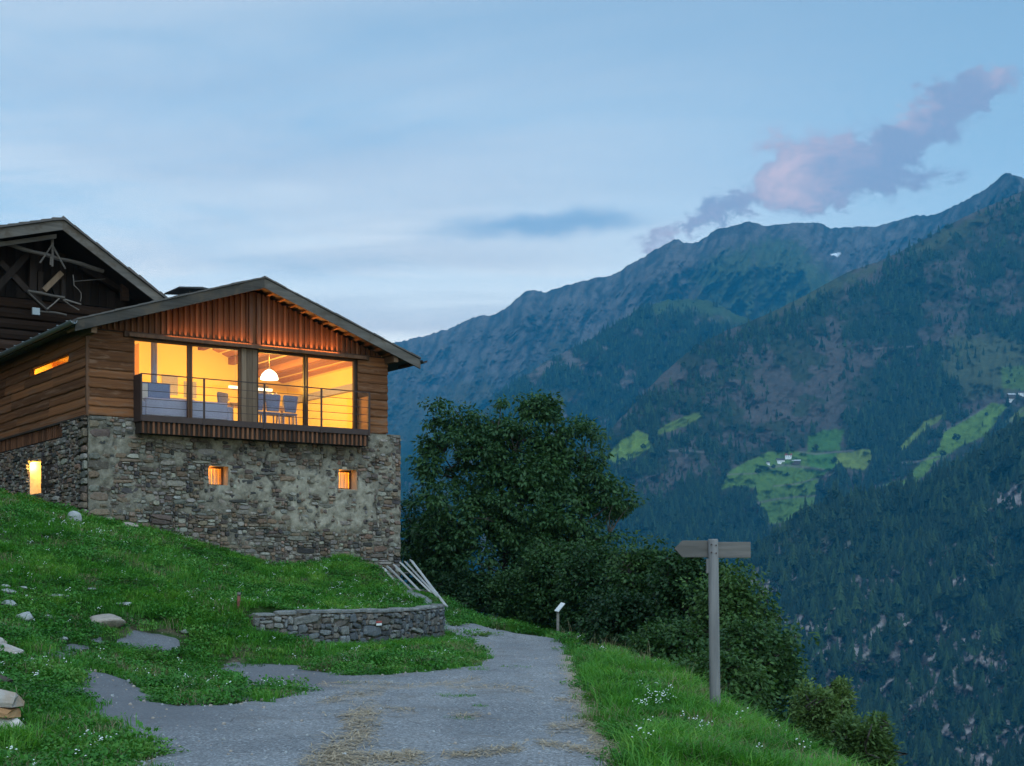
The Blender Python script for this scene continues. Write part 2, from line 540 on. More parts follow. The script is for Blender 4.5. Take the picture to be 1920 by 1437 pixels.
def _tps_k(r2):
    return 0.5 * r2 * np.log(r2 + 1e-9)
_n = len(_C)
_A = np.zeros((_n + 3, _n + 3))
_r2 = (_C[:, None, 0] - _C[None, :, 0]) ** 2 + (_C[:, None, 1] - _C[None, :, 1]) ** 2
_A[:_n, :_n] = _tps_k(_r2) + np.eye(_n) * 0.15
_A[:_n, _n] = 1; _A[:_n, _n + 1:] = _C[:, :2]
_A[_n, :_n] = 1; _A[_n + 1:, :_n] = _C[:, :2].T
_w = np.linalg.solve(_A, np.concatenate([_res, [0, 0, 0]]))

def edge_sd(x, y):
    """+ beyond the lip of the terrace (valley side)"""
    d = poly_dist(x, y, EDGE, closed=False)
    west = in_poly(x, y, EDGE + [(-400, 180), (-400, -40)])
    return np.where(west, -d, d)

def height(x, y):
    x = np.asarray(x, float); y = np.asarray(y, float)
    xc = np.clip(x, -30, 6); yc = np.clip(y, 2, 62)
    sh = x.shape
    xf = xc.ravel(); yf = yc.ravel()
    out = np.zeros(len(xf))
    for i in range(0, len(xf), 20000):
        sl = slice(i, i + 20000)
        r2 = (xf[sl, None] - _C[None, :, 0]) ** 2 + (yf[sl, None] - _C[None, :, 1]) ** 2
        out[sl] = _tps_k(r2) @ _w[:_n] + _w[_n] + xf[sl] * _w[_n + 1] + yf[sl] * _w[_n + 2]
    z = out.reshape(sh) + terrace(xc, yc)
    z = np.maximum(z, -1.95)
    e = edge_sd(x, y)
    z_plain = np.where(e > 0, np.minimum(z, -1.62), z)
    lip = np.maximum(e, 0)
    drop = 0.10 * np.minimum(lip, 0.6) + 0.62 * np.maximum(lip - 0.35, 0)
    drop = np.where(drop > 420, 420 + (drop - 420) * 0.12, drop)
    z = z_plain - drop
    # hill goes on rising to the west, outside the framed patch
    z = z + 0.30 * np.maximum(-30 - x, 0) + 0.10 * np.maximum(y - 62, 0) * (e < 0)
    z = z + (fbm(x * 0.9, y * 0.9, 3, 3) - 0.5) * 0.10 * sstep(np.abs(e), 0.0, 1.0)
    z = np.maximum(z, -560 + fbm(x * 0.002, y * 0.002, 5) * 40)
    return z + EYE

def hit(px, py, far=70.0):
    """first ground point seen along a photo pixel"""
    d = np.arange(6.0, far, 0.05)
    x = (px - 960) / FPX * d; z = EYE + (HOR - py) / FPX * d
    g = height(x, d)
    k = np.argmax(g >= z)
    if g[k] < z[k]:
        k = len(d) - 1
    return float(x[k]), float(d[k])

def axis(lo, hi, fine, far, g=1.35):
    a = list(np.arange(lo, hi + 1e-6, fine))
    s = fine; v = a[-1]
    while v < far[1]:
        s *= g; v += s; a.append(v)
    s = fine; v = a[0]
    while v > far[0]:
        s *= g; v -= s; a.insert(0, v)
    return np.array(a)

def grid_mesh(name, xs, ys, zf, smooth=True):
    X, Y = np.meshgrid(xs, ys)
    Z = zf(X, Y)
    v = np.stack([X.ravel(), Y.ravel(), Z.ravel()], 1)
    nx, ny = len(xs), len(ys)
    i = np.arange((ny - 1) * (nx - 1)); r = i // (nx - 1); c = i % (nx - 1)
    a = r * nx + c
    f = np.stack([a, a + 1, a + nx + 1, a + nx], 1)
    return mesh_np(name, v, f, smooth)

# soil / turf material under the grass
def soil_material():
    m, t = new_mat('turf_soil')
    geo = t.add('ShaderNodeNewGeometry')
    n1 = t.noise(geo.outputs['Position'], 0.8, 5.0, 0.6)
    n2 = t.noise(geo.outputs['Position'], 9.0, 5.0, 0.65)
    c = t.ramp(n2, [(0.3, (0.012, 0.026, 0.008)), (0.55, (0.030, 0.062, 0.014)), (0.8, (0.060, 0.085, 0.026))])
    c = t.mix(t.smooth(n1, 0.54, 0.66), c, (0.10, 0.085, 0.058))
    finish(t, bsdf(t, c, 0.95, n2, 0.03, 0.8, spec=0.1))
    return m
M_SOIL = soil_material()
gx = axis(-30, 8, 0.3, (-3000, 6000)); gy = axis(2, 64, 0.3, (-1600, 6500))
ground = link('ground', grid_mesh('ground', gx, gy, height), M_SOIL)
ground['kind'] = 'structure'

# ---------------------------------------------------------------- farm track
ROAD_PX = [(1168, 1437), (1132, 1360), (1103, 1300), (1092, 1262), (1084, 1232), (1062, 1211), (1012, 1193), (940, 1181), (850, 1175)]
ROAD_PX_L = [(845, 1194), (872, 1206), (903, 1232), (893, 1250), (800, 1260), (730, 1266), (662, 1270), (645, 1262), (560, 1250), (405, 1243),
             (395, 1256), (440, 1280), (452, 1300), (448, 1322), (340, 1326), (286, 1312), (266, 1293), (228, 1270), (148, 1256), (132, 1292), (168, 1344), (224, 1390), (278, 1408), (272, 1420), (236, 1442), (222, 1460)]
right = [hit(*p) for p in ROAD_PX]
left = [hit(*p) for p in ROAD_PX_L]
ROAD = [(1.25, -12.0), (1.1, 8.0)] + right + [(-3.6, 45.5), (-9, 50), (-9, 46.5), (-4.0, 42.3)] + left + [(-3.2, 9.0), (-3.2, -12.0)]
ISLANDS = [[hit(*p) for p in poly] for poly in (
    [(462, 1300), (500, 1293), (545, 1295), (545, 1306), (500, 1316), (470, 1314)],
    [(880, 1189), (905, 1188), (915, 1192), (895, 1197)],)]
PATCHES = [[hit(*p) for p in poly] for poly in (
    [(212, 1196), (260, 1184), (332, 1198), (338, 1212), (300, 1222), (224, 1220)],
    [(90, 1216), (130, 1208), (170, 1214), (135, 1234), (95, 1234)],
    [(165, 1200), (190, 1192), (200, 1204), (175, 1208)],)]

def road_sd(x, y):
    s = poly_sd(x, y, ROAD)
    for p in ISLANDS:
        s = np.minimum(s, -poly_sd(x, y, p))
    for p in PATCHES:
        s = np.maximum(s, poly_sd(x, y, p))
    return s + (fbm(x * 2.2, y * 2.2, 11, 3) - 0.5) * 0.40 + (fbm(x * 8.0, y * 8.0, 12, 3) - 0.5) * 0.16

def road_material():
    m, t = new_mat('worn_asphalt')
    geo = t.add('ShaderNodeNewGeometry')
    pos = geo.outputs['Position']
    big = t.noise(pos, 0.35, 4.0, 0.6, 0.5)
    mid = t.noise(pos, 2.6, 5.0, 0.65)
    vor = t.add('ShaderNodeTexVoronoi', feature='F1'); t.set(vor.inputs['Vector'], pos); vor.inputs['Scale'].default_value = 55.0
    grit = t.noise(pos, 70.0, 2.0, 0.6)
    c = t.ramp(big, [(0.30, (0.175, 0.18, 0.19)), (0.70, (0.255, 0.258, 0.265))])
    c = t.mix(t.math('MULTIPLY', t.smooth(mid, 0.40, 0.62), 0.35), c, (0.14, 0.145, 0.155))
    chips = t.add('ShaderNodeSeparateColor', ins={0: vor.outputs['Color']})
    c = t.mix(0.75, c, t.mix(1.0, c, t.ramp(chips.outputs[0], [(0.0, 0.35), (0.5, 0.9), (0.85, 1.2), (1.0, 2.1)]), 'MULTIPLY'))
    rut = t.add('ShaderNodeAttribute', attribute_name='rut')
    rn = t.math('MULTIPLY', rut.outputs['Fac'], t.smooth(mid, 0.30, 0.60))
    c = t.mix(t.math('MULTIPLY', rn, 0.55), c, t.mix(1.0, c, (1.35, 1.32, 1.28), 'MULTIPLY'))
    dirt = t.noise(pos, 1.1, 6.0, 0.7, 0.6)
    c = t.mix(t.math('MULTIPLY', t.smooth(dirt, 0.54, 0.68), 0.55), c, (0.15, 0.13, 0.11))
    old = t.add('ShaderNodeAttribute', attribute_name='old')
    c = t.mix(t.math('MULTIPLY', old.outputs['Fac'], 0.75), c, t.mix(grit, (0.055, 0.058, 0.068), (0.17, 0.17, 0.18)))
    st = t.add('ShaderNodeAttribute', attribute_name='straw')
    sn = t.noise(t.mapping(pos, rot=(0, 0, 0.3), scale=(1.0, 0.45, 1)), 34.0, 5.0, 0.75)
    strawm = t.smooth(t.math('ADD', st.outputs['Fac'], t.math('MULTIPLY', t.math('SUBTRACT', sn, 0.5), 2.6)), 0.55, 0.95)
    c = t.mix(t.math('MULTIPLY', strawm, 0.75), c, t.mix(grit, (0.25, 0.185, 0.125), (0.50, 0.39, 0.27)))
    # thin cracks
    cr = t.add('ShaderNodeTexVoronoi', feature='DISTANCE_TO_EDGE'); t.set(cr.inputs['Vector'], t.mapping(pos, scale=(1, 0.5, 1))); cr.inputs['Scale'].default_value = 0.7
    crm = t.math('MULTIPLY', t.math('MULTIPLY', t.smooth(cr.outputs['Distance'], 0.008, 0.002), t.smooth(mid, 0.52, 0.60)), 0.5)
    c = t.mix(crm, c, (0.045, 0.045, 0.045))
    h = t.math('ADD', t.math('MULTIPLY', grit, 0.5), t.math('MULTIPLY', chips.outputs[0], 0.5))
    finish(t, bsdf(t, c, 0.88, h, 0.008, 0.7, spec=0.25))
    return m
M_ROAD = road_material()
STRAW_PX = [  # photo polylines with half widths (px) where dry straw lies on the track
    ([(1160, 1437), (1125, 1370), (1092, 1310), (1080, 1265), (1070, 1235)], 31), ([(590, 1437), (650, 1400), (690, 1372), (660, 1355), (700, 1330)], 30), ([(600, 1430), (700, 1432), (790, 1425)], 22),
    ([(600, 1318), (650, 1308), (720, 1300)], 9), ([(640, 1352), (690, 1340), (705, 1350)], 8), ([(830, 1422), (900, 1415), (980, 1405)], 9), ([(1030, 1360), (1100, 1352), (1140, 1372)], 10),
    ([(1010, 1395), (1080, 1402), (1150, 1420)], 9), ([(720, 1332), (780, 1338)], 5), ([(840, 1290), (930, 1290), (1000, 1300)], 6), ([(850, 1345), (905, 1342)], 7), ([(1040, 1312), (1090, 1310)], 7),
    ([(600, 1285), (760, 1290), (900, 1275)], 6)]
def build_road():
    xs = np.arange(-8.2, 3.2, 0.1); ys = np.concatenate([np.arange(6, 30, 0.11), np.arange(30, 53, 0.25)])
    ys = np.concatenate([np.arange(-12, 6, 1.0), ys])
    X, Y = np.meshgrid(xs, ys)
    s = road_sd(X, Y)
    Zg = height(X, Y)
    Z = Zg + np.clip(s * 0.22, -0.07, 0.030) - 0.004
    nx, ny = len(xs), len(ys)
    ok = s > -0.45
    i = np.arange((ny - 1) * (nx - 1)); r = i // (nx - 1); c = i % (nx - 1)
    a = r * nx + c
    f = np.stack([a, a + 1, a + nx + 1, a + nx], 1)
    f = f[ok.ravel()[f].any(1)]
    used, inv = np.unique(f.ravel(), return_inverse=True)
    v = np.stack([X.ravel(), Y.ravel(), Z.ravel()], 1)[used]
    me = mesh_np('road', v, inv.reshape(f.shape), True)
    # land use along the surface, in photo-derived places
    with np.errstate(divide='ignore', invalid='ignore'):
        px = 960 + v[:, 0] / v[:, 1] * FPX; py = HOR + (EYE - v[:, 2]) / v[:, 1] * FPX
    st = np.zeros(len(v))
    for line, w in STRAW_PX:
        dd = poly_dist(px, py * 1.0, line, closed=False)
        st = np.maximum(st, (1.35 if w == 31 else 1.0) * np.exp(-(dd / w) ** 2))
    st[v[:, 1] < 6] = 0.2
    vflt(me, 'straw', st * .72)
    dr = poly_dist(v[:, 0], v[:, 1], [(1.1, 8.0)] + right, closed=False)
    vflt(me, 'rut', np.exp(-((dr - .65) / .30) ** 2) + np.exp(-((dr - 1.95) / .32) ** 2))
    oldm = np.zeros(len(v))
    oldm = np.maximum(oldm, sstep(-px, -560, -330) * (v[:, 1] > 12) * sstep(v[:, 1], 13, 15))
    oldm = np.maximum(oldm, (py < 1290) * sstep(-px, -700, -600) * (v[:, 1] > 12))
    vflt(me, 'old', oldm)
    o = link('road', me, M_ROAD)
    o['kind'] = 'structure'
    return o
build_road()
# ---------------------------------------------------------------- mountains
def interp(pts):
    xs = np.array([p[0] for p in pts], float); ys = np.array([p[1] for p in pts], float)
    return lambda x: np.interp(x, xs, ys)

class Layer:
    """one mountain flank: a sheet from its crest (far) down towards the valley (near), described by bearing and slope angle from the valley side"""
    def __init__(self, ridge, d_r, y_b, d_b, relief, jag=2.0, seed=1):
        self.ridge = interp(ridge); self.d_r = interp(d_r); self.y_b = y_b; self.d_b = d_b
        self.relief = relief; self.jag = jag; self.seed = seed
    def yr(self, px):
        return self.ridge(px) + ((fbm(px * 0.05, px * 0 + self.seed, self.seed, 4, 0.6) - 0.5) * 1.2 - (ridged(px * 0.11, px * 0 + self.seed, self.seed + 5, 3, 0.6) - 0.5) * 1.1) * self.jag * 1.5
    def D(self, px, py):
        yr = self.yr(px)
        t = np.clip((py - yr) / (self.y_b - yr), 0, 1)
        return self.d_r(px) * (1 - t) + self.d_b * t - self.relief(px, py) * sstep(py - yr, -1, 40)
    def pos(self, px, py):
        d = self.D(px, py)
        return np.stack([(px - 960) / FPX * d, d, EYE + (HOR - py) / FPX * d], -1)
    def build(self, name, mat, px0, px1, step, cover):
        pxs = np.arange(px0, px1 + step, step)
        yr = self.yr(pxs)
        nt = int((self.y_b - yr.min()) / step)
        t = np.linspace(0, 1, nt) ** 1.15
        PX = np.repeat(pxs[None], nt, 0)
        PY = yr[None] + (self.y_b - yr)[None] * t[:, None]
        V = self.pos(PX, PY)
        # far side of the crest, so that the mountain has a back
        crest = V[0]
        back = []
        for k, (run, fall) in enumerate(((900, 700), (260, 130), (60, 12))):
            b = crest.copy(); b[:, 1] += run; b[:, 0] += run * (pxs - 960) / FPX; b[:, 2] -= fall
            back.append(b)
        V = np.concatenate([np.stack(back), V], 0)
        C = cover(PX, PY)
        C = np.concatenate([np.repeat(C[:1], 3, 0), C], 0)
        ny, nx = V.shape[:2]
        i = np.arange((ny - 1) * (nx - 1)); r = i // (nx - 1); c = i % (nx - 1)
        a = r * nx + c
        f = np.stack([a, a + nx, a + nx + 1, a + 1], 1)
        me = mesh_np(name, V.reshape(-1, 3), f, True)
        vcol(me, 'cover', C.reshape(-1, 3))
        o = link(name, me, mat)
        o['kind'] = 'structure'
        return o

def mountain_material(name, s1, s2, contrast, stretch=1.0, shear=0.0):
    m, t = new_mat(name)
    geo = t.add('ShaderNodeNewGeometry')
    at = t.add('ShaderNodeAttribute', attribute_name='cover')
    st_ = t.mapping(geo.outputs['Position'], rot=(0, shear, 0), scale=(1, 1, stretch))
    n1 = t.noise(st_, s1, 5.0, 0.65, 0.3)
    n2 = t.noise(st_, s2, 4.0, 0.65)
    f = t.math('ADD', t.math('MULTIPLY', n1, 0.55), t.math('MULTIPLY', n2, 0.45))
    c = t.mix(1.0, at.outputs['Color'], t.ramp(f, [(0.30, 1.0 - contrast), (0.5, 1.0), (0.70, 1.0 + contrast)]), 'MULTIPLY')
    finish(t, bsdf(t, c, 0.95, f, 30.0, 0.5, spec=0.05))
    return m

def blend(a, b, m):
    return a * (1 - m[..., None]) + np.array(b) * m[..., None]

def soft_poly(px, py, poly, w):
    return sstep(poly_sd(px, py, poly) + (fbm(px * 0.12, py * 0.12, 77, 3) - 0.5) * w * 2.5, -w, w)

# far crest
L1 = Layer([(-300, 720), (300, 700), (600, 668), (725, 645), (750, 640), (800, 630), (850, 614), (885, 596), (930, 589), (955, 573), (985, 547), (1000, 543), (1020, 549), (1080, 531), (1150, 515), (1200, 487), (1240, 462),
            (1265, 450), (1285, 457), (1310, 452), (1350, 428), (1385, 421), (1405, 415), (1430, 424), (1480, 420), (1525, 417), (1560, 427), (1600, 427), (1640, 425), (1700, 408), (1760, 402), (1800, 383), (1850, 352), (1880, 328), (1893, 324), (1905, 329), (1960, 350), (2100, 330), (2400, 420)],
           [(-300, 7600), (700, 7600), (1000, 7300), (1250, 7000), (1405, 6900), (1600, 7600), (1760, 7400), (1893, 6200), (2400, 6000)], 900, 5300,
           None, jag=3.0, seed=3)
SPUR1 = [(1405, 415), (1440, 450), (1480, 452), (1500, 480), (1520, 540), (1530, 600)]
SPUR2 = [(1405, 415), (1400, 470), (1390, 540), (1350, 620)]
SPUR3 = [(985, 547), (975, 620), (960, 700), (940, 760)]
SPUR4 = [(1265, 450), (1230, 520), (1180, 590), (1130, 640)]
def rel1(px, py):
    wp = 0.75 * fbm(px * .012, py * .014, 6, 4)
    fl = ridged(px * 0.016 + py * 0.006 + wp, py * 0.0042 + px * 0.001, 5, 6, 0.6)
    r = 480 * (fl - 0.55)
    fl2 = ridged(px * 0.045 + py * 0.02 + wp, py * 0.011, 9, 4, 0.6)
    r = r + 240 * (fl2 - 0.55)
    for sp, a, w in ((SPUR1, 620, 60), (SPUR2, 300, 40), (SPUR3, 380, 45), (SPUR4, 420, 45)):
        r = r + a * np.exp(-poly_dist(px, py, sp, False) / w) * sstep(py, 420, 520)
    return r
L1.relief = rel1
def cov1(px, py):
    c = np.zeros(px.shape + (3,)) + np.array((0.078, 0.066, 0.064))
    n = fbm(px * 0.02, py * 0.03, 21, 5)
    st = fbm(px * 0.11 + py * 0.06 + 3 * fbm(px * .02, py * .03, 22, 3), py * 0.035, 23, 5, 0.62)
    c = blend(c, (0.117, 0.097, 0.090), sstep(st, 0.46, 0.62))
    c = blend(c, (0.038, 0.035, 0.037), sstep(st, 0.48, 0.34))
    below = py - L1.yr(px)
    g = sstep(below + (n - 0.5) * 160, 70, 170) * 0.8
    c = blend(c, (0.031, 0.045, 0.017), g * 0.8)
    c = blend(c, (0.081, 0.066, 0.042), g * sstep(n, 0.50, 0.64))
    spur = soft_poly(px, py, [(1330, 480), (1440, 452), (1500, 455), (1540, 500), (1600, 560), (1500, 580), (1420, 600), (1340, 570), (1300, 530)], 14)
    c = blend(c, (0.057, 0.076, 0.026), spur * 0.85)
    gully = np.exp(-poly_dist(px, py, [(1412, 470), (1416, 520), (1420, 590)], False) / 3.0)
    c = blend(c, (0.081, 0.066, 0.057), gully * 0.8)
    snow = in_poly(px, py, [(1558, 478), (1572, 474), (1578, 475), (1570, 482)]).astype(float)
    c = blend(c, (0.85, 0.87, 0.9), snow)
    fo = sstep(below + (fbm(px * 0.03, py * 0.03, 29, 4) - 0.5) * 200, 170, 230) * (1 - spur)
    c = blend(c, (0.013, 0.022, 0.011), fo * 0.75)
    c = blend(c, (0.012, 0.019, 0.011), soft_poly(px, py, [(1420, 582), (1460, 545), (1475, 548), (1470, 575)], 6) * 0.9)
    return c
M_MT1 = mountain_material('far_rock_and_alp', 0.008, 0.034, 0.45, 0.30, 0.35)
L1.build('far_mountain', M_MT1, -300, 2400, 3.2, cov1)

# wooded shoulder in the middle distance
L2 = Layer([(400, 900), (800, 860), (930, 748), (960, 722), (1020, 682), (1070, 655), (1120, 630), (1160, 603), (1200, 580), (1240, 566), (1290, 561), (1330, 566), (1380, 590), (1410, 600), (1460, 640), (1700, 760)],
           [(400, 4600), (900, 4600), (1290, 5000), (1700, 4800)], 960, 3900, None, jag=3.5, seed=8)
def rel2(px, py):
    return 300 * (ridged(px * 0.012 + py * 0.006, py * 0.006, 15, 5, 0.55) - 0.55) + 90 * (ridged(px * 0.05, py * 0.03, 19, 3) - 0.5)
L2.relief = rel2
def forest2(px, py):
    n = fbm(px * 0.022, py * 0.035, 41, 4)
    up = 1 - 0.92 * soft_poly(px, py, [(1200, 540), (1290, 520), (1420, 590), (1400, 612), (1300, 588), (1230, 595)], 12)
    return sstep(n, 0.36, 0.50) * up
def cov2(px, py):
    c = np.zeros(px.shape + (3,)) + np.array((0.031, 0.035, 0.022))
    n = fbm(px * 0.05, py * 0.06, 43, 4)
    c = blend(c, (0.101, 0.082, 0.074), sstep(n, 0.52, 0.64))
    c = blend(c, (0.048, 0.071, 0.026), soft_poly(px, py, [(1200, 540), (1290, 520), (1420, 590), (1400, 612), (1300, 585), (1230, 592)], 12) * 0.9)
    c = blend(c, (0.016, 0.022, 0.013), forest2(px, py) * 0.85)
    return c
M_MT2 = mountain_material('wooded_shoulder', 0.008, 0.035, 0.5)
L2.build('middle_mountain', M_MT2, 500, 1700, 3.2, cov2)

# large flank on the right with pastures and farms
L3 = Layer([(900, 1010), (1080, 850), (1140, 812), (1180, 768), (1240, 705), (1300, 652), (1360, 622), (1400, 606), (1440, 590), (1500, 560), (1560, 528), (1600, 507), (1650, 490), (1700, 466), (1750, 440), (1800, 412), (1850, 388), (1920, 358), (2050, 300), (2300, 330)],
           [(900, 3000), (1140, 3100), (1400, 3700), (1600, 4100), (1920, 4300), (2300, 4200)], 1290, 2300, None, jag=2.0, seed=14)
def rel3(px, py):
    r = 200 * (ridged(px * 0.007 + py * 0.005, py * 0.006 - px * 0.002, 25, 5, 0.5) - 0.55)
    return r + 40 * (ridged(px * 0.04, py * 0.03, 27, 3) - 0.5)
L3.relief = rel3
MEADOWS = [  # outline, colour
    ([(1138, 862), (1150, 838), (1195, 806), (1215, 815), (1222, 838), (1195, 855), (1160, 872)], (0.125, 0.181, 0.027)),
    ([(1222, 812), (1260, 790), (1310, 772), (1318, 780), (1290, 797), (1240, 815)], (0.100, 0.139, 0.029)),
    ([(1352, 918), (1366, 886), (1400, 866), (1440, 848), (1500, 846), (1545, 850), (1548, 880), (1535, 900), (1530, 925), (1525, 950), (1500, 972), (1445, 985), (1425, 950), (1415, 915), (1380, 912)], (0.085, 0.143, 0.027)),
    ([(1516, 818), (1545, 806), (1582, 806), (1574, 845), (1515, 846)], (0.060, 0.126, 0.027)),
    ([(1512, 852), (1568, 850), (1568, 872), (1545, 890), (1520, 888)], (0.055, 0.126, 0.027)),
    ([(1570, 852), (1638, 840), (1634, 862), (1620, 882), (1590, 878), (1568, 868)], (0.130, 0.168, 0.035)),
    ([(1672, 856), (1700, 825), (1735, 790), (1768, 777), (1766, 785), (1735, 806), (1700, 838)], (0.120, 0.160, 0.033)),
    ([(1642, 913), (1700, 898), (1730, 866), (1760, 838), (1772, 808), (1815, 785), (1860, 756), (1888, 760), (1868, 790), (1845, 818), (1800, 838), (1755, 866), (1720, 905), (1670, 917)], (0.095, 0.155, 0.027)),
    ([(1885, 792), (1922, 760), (1960, 740), (1960, 765), (1925, 785)], (0.130, 0.168, 0.033)),
    ([(1780, 632), (1850, 630), (1925, 640), (2100, 620), (2100, 760), (1925, 745), (1880, 735), (1830, 748), (1800, 735), (1770, 700), (1760, 670)], (0.061, 0.067, 0.033)),
    ([(1875, 690), (1925, 685), (2000, 690), (2000, 740), (1880, 728)], (0.075, 0.118, 0.027)),
    ([(1490, 562), (1560, 528), (1650, 490), (1660, 496), (1600, 528), (1520, 565), (1430, 602), (1420, 598)], (0.058, 0.061, 0.027)),
    ([(1700, 470), (1760, 436), (1850, 400), (1860, 412), (1790, 450), (1720, 480)], (0.058, 0.061, 0.029)),
]
TRACKS = [([(1250, 846), (1280, 845), (1320, 848)], 1.6), ([(1418, 944), (1450, 937), (1490, 932), (1530, 930)], 1.8), ([(1360, 890), (1420, 888)], 1.3), ([(1450, 912), (1490, 908), (1560, 890)], 1.3),
          ([(1500, 848), (1530, 852), (1565, 848), (1600, 845)], 1.4), ([(1692, 868), (1720, 866), (1740, 860), (1770, 855)], 1.6), ([(1440, 878), (1470, 872), (1505, 876), (1545, 882)], 2.6),
          ([(1770, 808), (1815, 784), (1850, 762)], 1.2), ([(1620, 658), (1660, 652), (1720, 650)], 1.2), ([(1890, 792), (1920, 768)], 1.4), ([(1640, 912), (1665, 912)], 2.2)]
def meadow3(px, py):
    m = np.zeros(px.shape)
    for poly, col in MEADOWS:
        m = np.maximum(m, soft_poly(px, py, poly, 12.0 if col[1] < .075 and col[0] > .05 else 2.0))
    for ln, w in TRACKS:
        m = np.maximum(m, np.exp(-(poly_dist(px, py, ln, False) / (w * 2.2)) ** 2))
    return m
SCRUB = [(1230, 760), (1330, 690), (1430, 640), (1560, 620), (1640, 640), (1650, 680), (1580, 760), (1500, 810), (1400, 800), (1330, 790), (1260, 800)]
def forest3(px, py):
    n = fbm(px * 0.013, py * 0.016, 51, 4)
    n2 = fbm(px * 0.05, py * 0.06, 53, 3)
    f = 0.10 + 0.90 * sstep(n + (n2 - 0.5) * 0.45, 0.42, 0.54)
    f = f * (1 - 0.72 * soft_poly(px, py, SCRUB, 25))
    f = np.maximum(f, soft_poly(px, py, [(1580, 850), (1600, 790), (1660, 730), (1740, 690), (1770, 720), (1800, 760), (1760, 775), (1690, 830), (1650, 870), (1640, 838)], 8))
    f = np.maximum(f, sstep(py + (n - 0.5) * 60, 870, 960) * 0.95)
    # alpine crest is open
    f = f * sstep(py - L3.yr(px) + (n2 - 0.5) * 50, 2, 60) ** 0.5
    f = np.maximum(f, 0.35 * soft_poly(px, py, [(1495, 545), (1600, 500), (1650, 484), (1780, 414), (1800, 420), (1700, 474), (1600, 512)], 4))
    m = meadow3(px, py)
    up = ((px > 1750) & (py > 625) & (py < 750)) | ((py < 610) & (px < 1880))
    f = f * (1 - .9 * np.maximum(meadow3(px, py - 8), meadow3(px, py - 15)) * (~up))
    return f * (1 - m * np.where(up, 0.90, 0.995))
def cov3(px, py):
    n = fbm(px * 0.03, py * 0.04, 57, 5)
    c = np.zeros(px.shape + (3,)) + np.array((0.029, 0.032, 0.020))
    c = blend(c, (0.078, 0.062, 0.055), sstep(n, 0.46, 0.60))
    sc = soft_poly(px, py, SCRUB, 25)
    c = blend(c, (0.083, 0.064, 0.055), sc * sstep(n, 0.40, 0.52))
    c = blend(c, (0.041, 0.044, 0.023), sc * sstep(n, 0.50, 0.38))
    c = blend(c, (0.014, 0.020, 0.011), forest3(px, py) * 0.8)
    for poly, col in MEADOWS:
        mm = soft_poly(px, py, poly, 12.0 if col[1] < .075 and col[0] > .05 else 2.0)
        v = 0.85 + 0.3 * fbm(px * 0.08 + py * 0.05, py * 0.2, 61, 3)
        c = c * (1 - mm[..., None]) + (np.array(col) * v[..., None]) * mm[..., None]
    for ln, w in TRACKS:
        mm = np.exp(-(poly_dist(px, py, ln, False) / w) ** 2)
        c = blend(c, (0.143, 0.129, 0.119), mm * 0.8)
    return c
M_MT3 = mountain_material('valley_flank', 0.006, 0.03, 0.4)
L3.build('valley_flank', M_MT3, 900, 2300, 2.4, cov3)

# nearest wooded slope with rock bands
L4 = Layer([(1100, 1330), (1250, 1180), (1340, 1090), (1430, 1018), (1500, 970), (1560, 934), (1640, 926), (1720, 908), (1800, 866), (1860, 828), (1920, 794), (2100, 690), (2400, 600)],
           [(1100, 2100), (1500, 2150), (1920, 2300), (2400, 2300)], 1620, 1350, None, jag=2.5, seed=33)
def rel4(px, py):
    r = 150 * (ridged(px * 0.006 + py * 0.007, py * 0.004 - px * 0.003, 35, 4, 0.5) - 0.55)
    r = r + 55 * (ridged(px * 0.022 + py * 0.024, py * 0.012 - px * 0.01, 36, 4, 0.55) - 0.5)
    return r + 22 * (ridged(px * 0.07, py * 0.06, 37, 3, 0.6) - 0.5)
L4.relief = rel4
ROCKS = [[(1455, 1150), (1500, 1140), (1540, 1180), (1555, 1230), (1520, 1260), (1470, 1210)], [(1590, 1175), (1615, 1175), (1618, 1240), (1595, 1260), (1580, 1220)], [(1600, 1320), (1640, 1285), (1690, 1265), (1660, 1305), (1620, 1335)],
         [(1690, 1345), (1740, 1290), (1790, 1275), (1770, 1300), (1720, 1340)], [(1740, 1375), (1790, 1345), (1840, 1340), (1800, 1385), (1755, 1395)], [(1810, 1420), (1870, 1380), (1930, 1350), (1930, 1385), (1860, 1437)],
         [(1720, 1075), (1760, 1040), (1800, 1010), (1830, 1000), (1790, 1045), (1740, 1090)], [(1860, 935), (1900, 905), (1930, 910), (1930, 950), (1890, 960), (1850, 965)], [(1830, 1235), (1890, 1220), (1905, 1260), (1850, 1275)],
         [(1780, 1150), (1810, 1120), (1800, 1180), (1740, 1220)], [(1430, 1090), (1480, 1080), (1470, 1110), (1440, 1120)], [(1500, 1260), (1560, 1280), (1560, 1330), (1510, 1340)]]
def rock4(px, py):
    m = np.zeros(px.shape)
    for p in ROCKS:
        m = np.maximum(m, soft_poly(px, py, p, 9))
    n = fbm(px * 0.03 + py * 0.02, py * 0.035 - px * 0.02, 63, 4)
    return np.maximum(m * sstep(n, 0.36, 0.50), 0.9 * sstep(n, 0.555, 0.635) * sstep(py, 960, 1120))
def forest4(px, py):
    n = fbm(px * 0.02, py * 0.02, 67, 4)
    n3 = fbm(px * 0.06 + py * 0.05, py * 0.05 - px * 0.04, 69, 3)
    f = 0.30 + 0.70 * sstep(n + (n3 - 0.5) * 0.5, 0.36, 0.52)
    lower = sstep(py + (px - 1650) * -0.3, 1120, 1260)
    f = f * (1 - 0.45 * lower * sstep(n, 0.42, 0.56))
    return f * (1 - 0.9 * rock4(px, py))
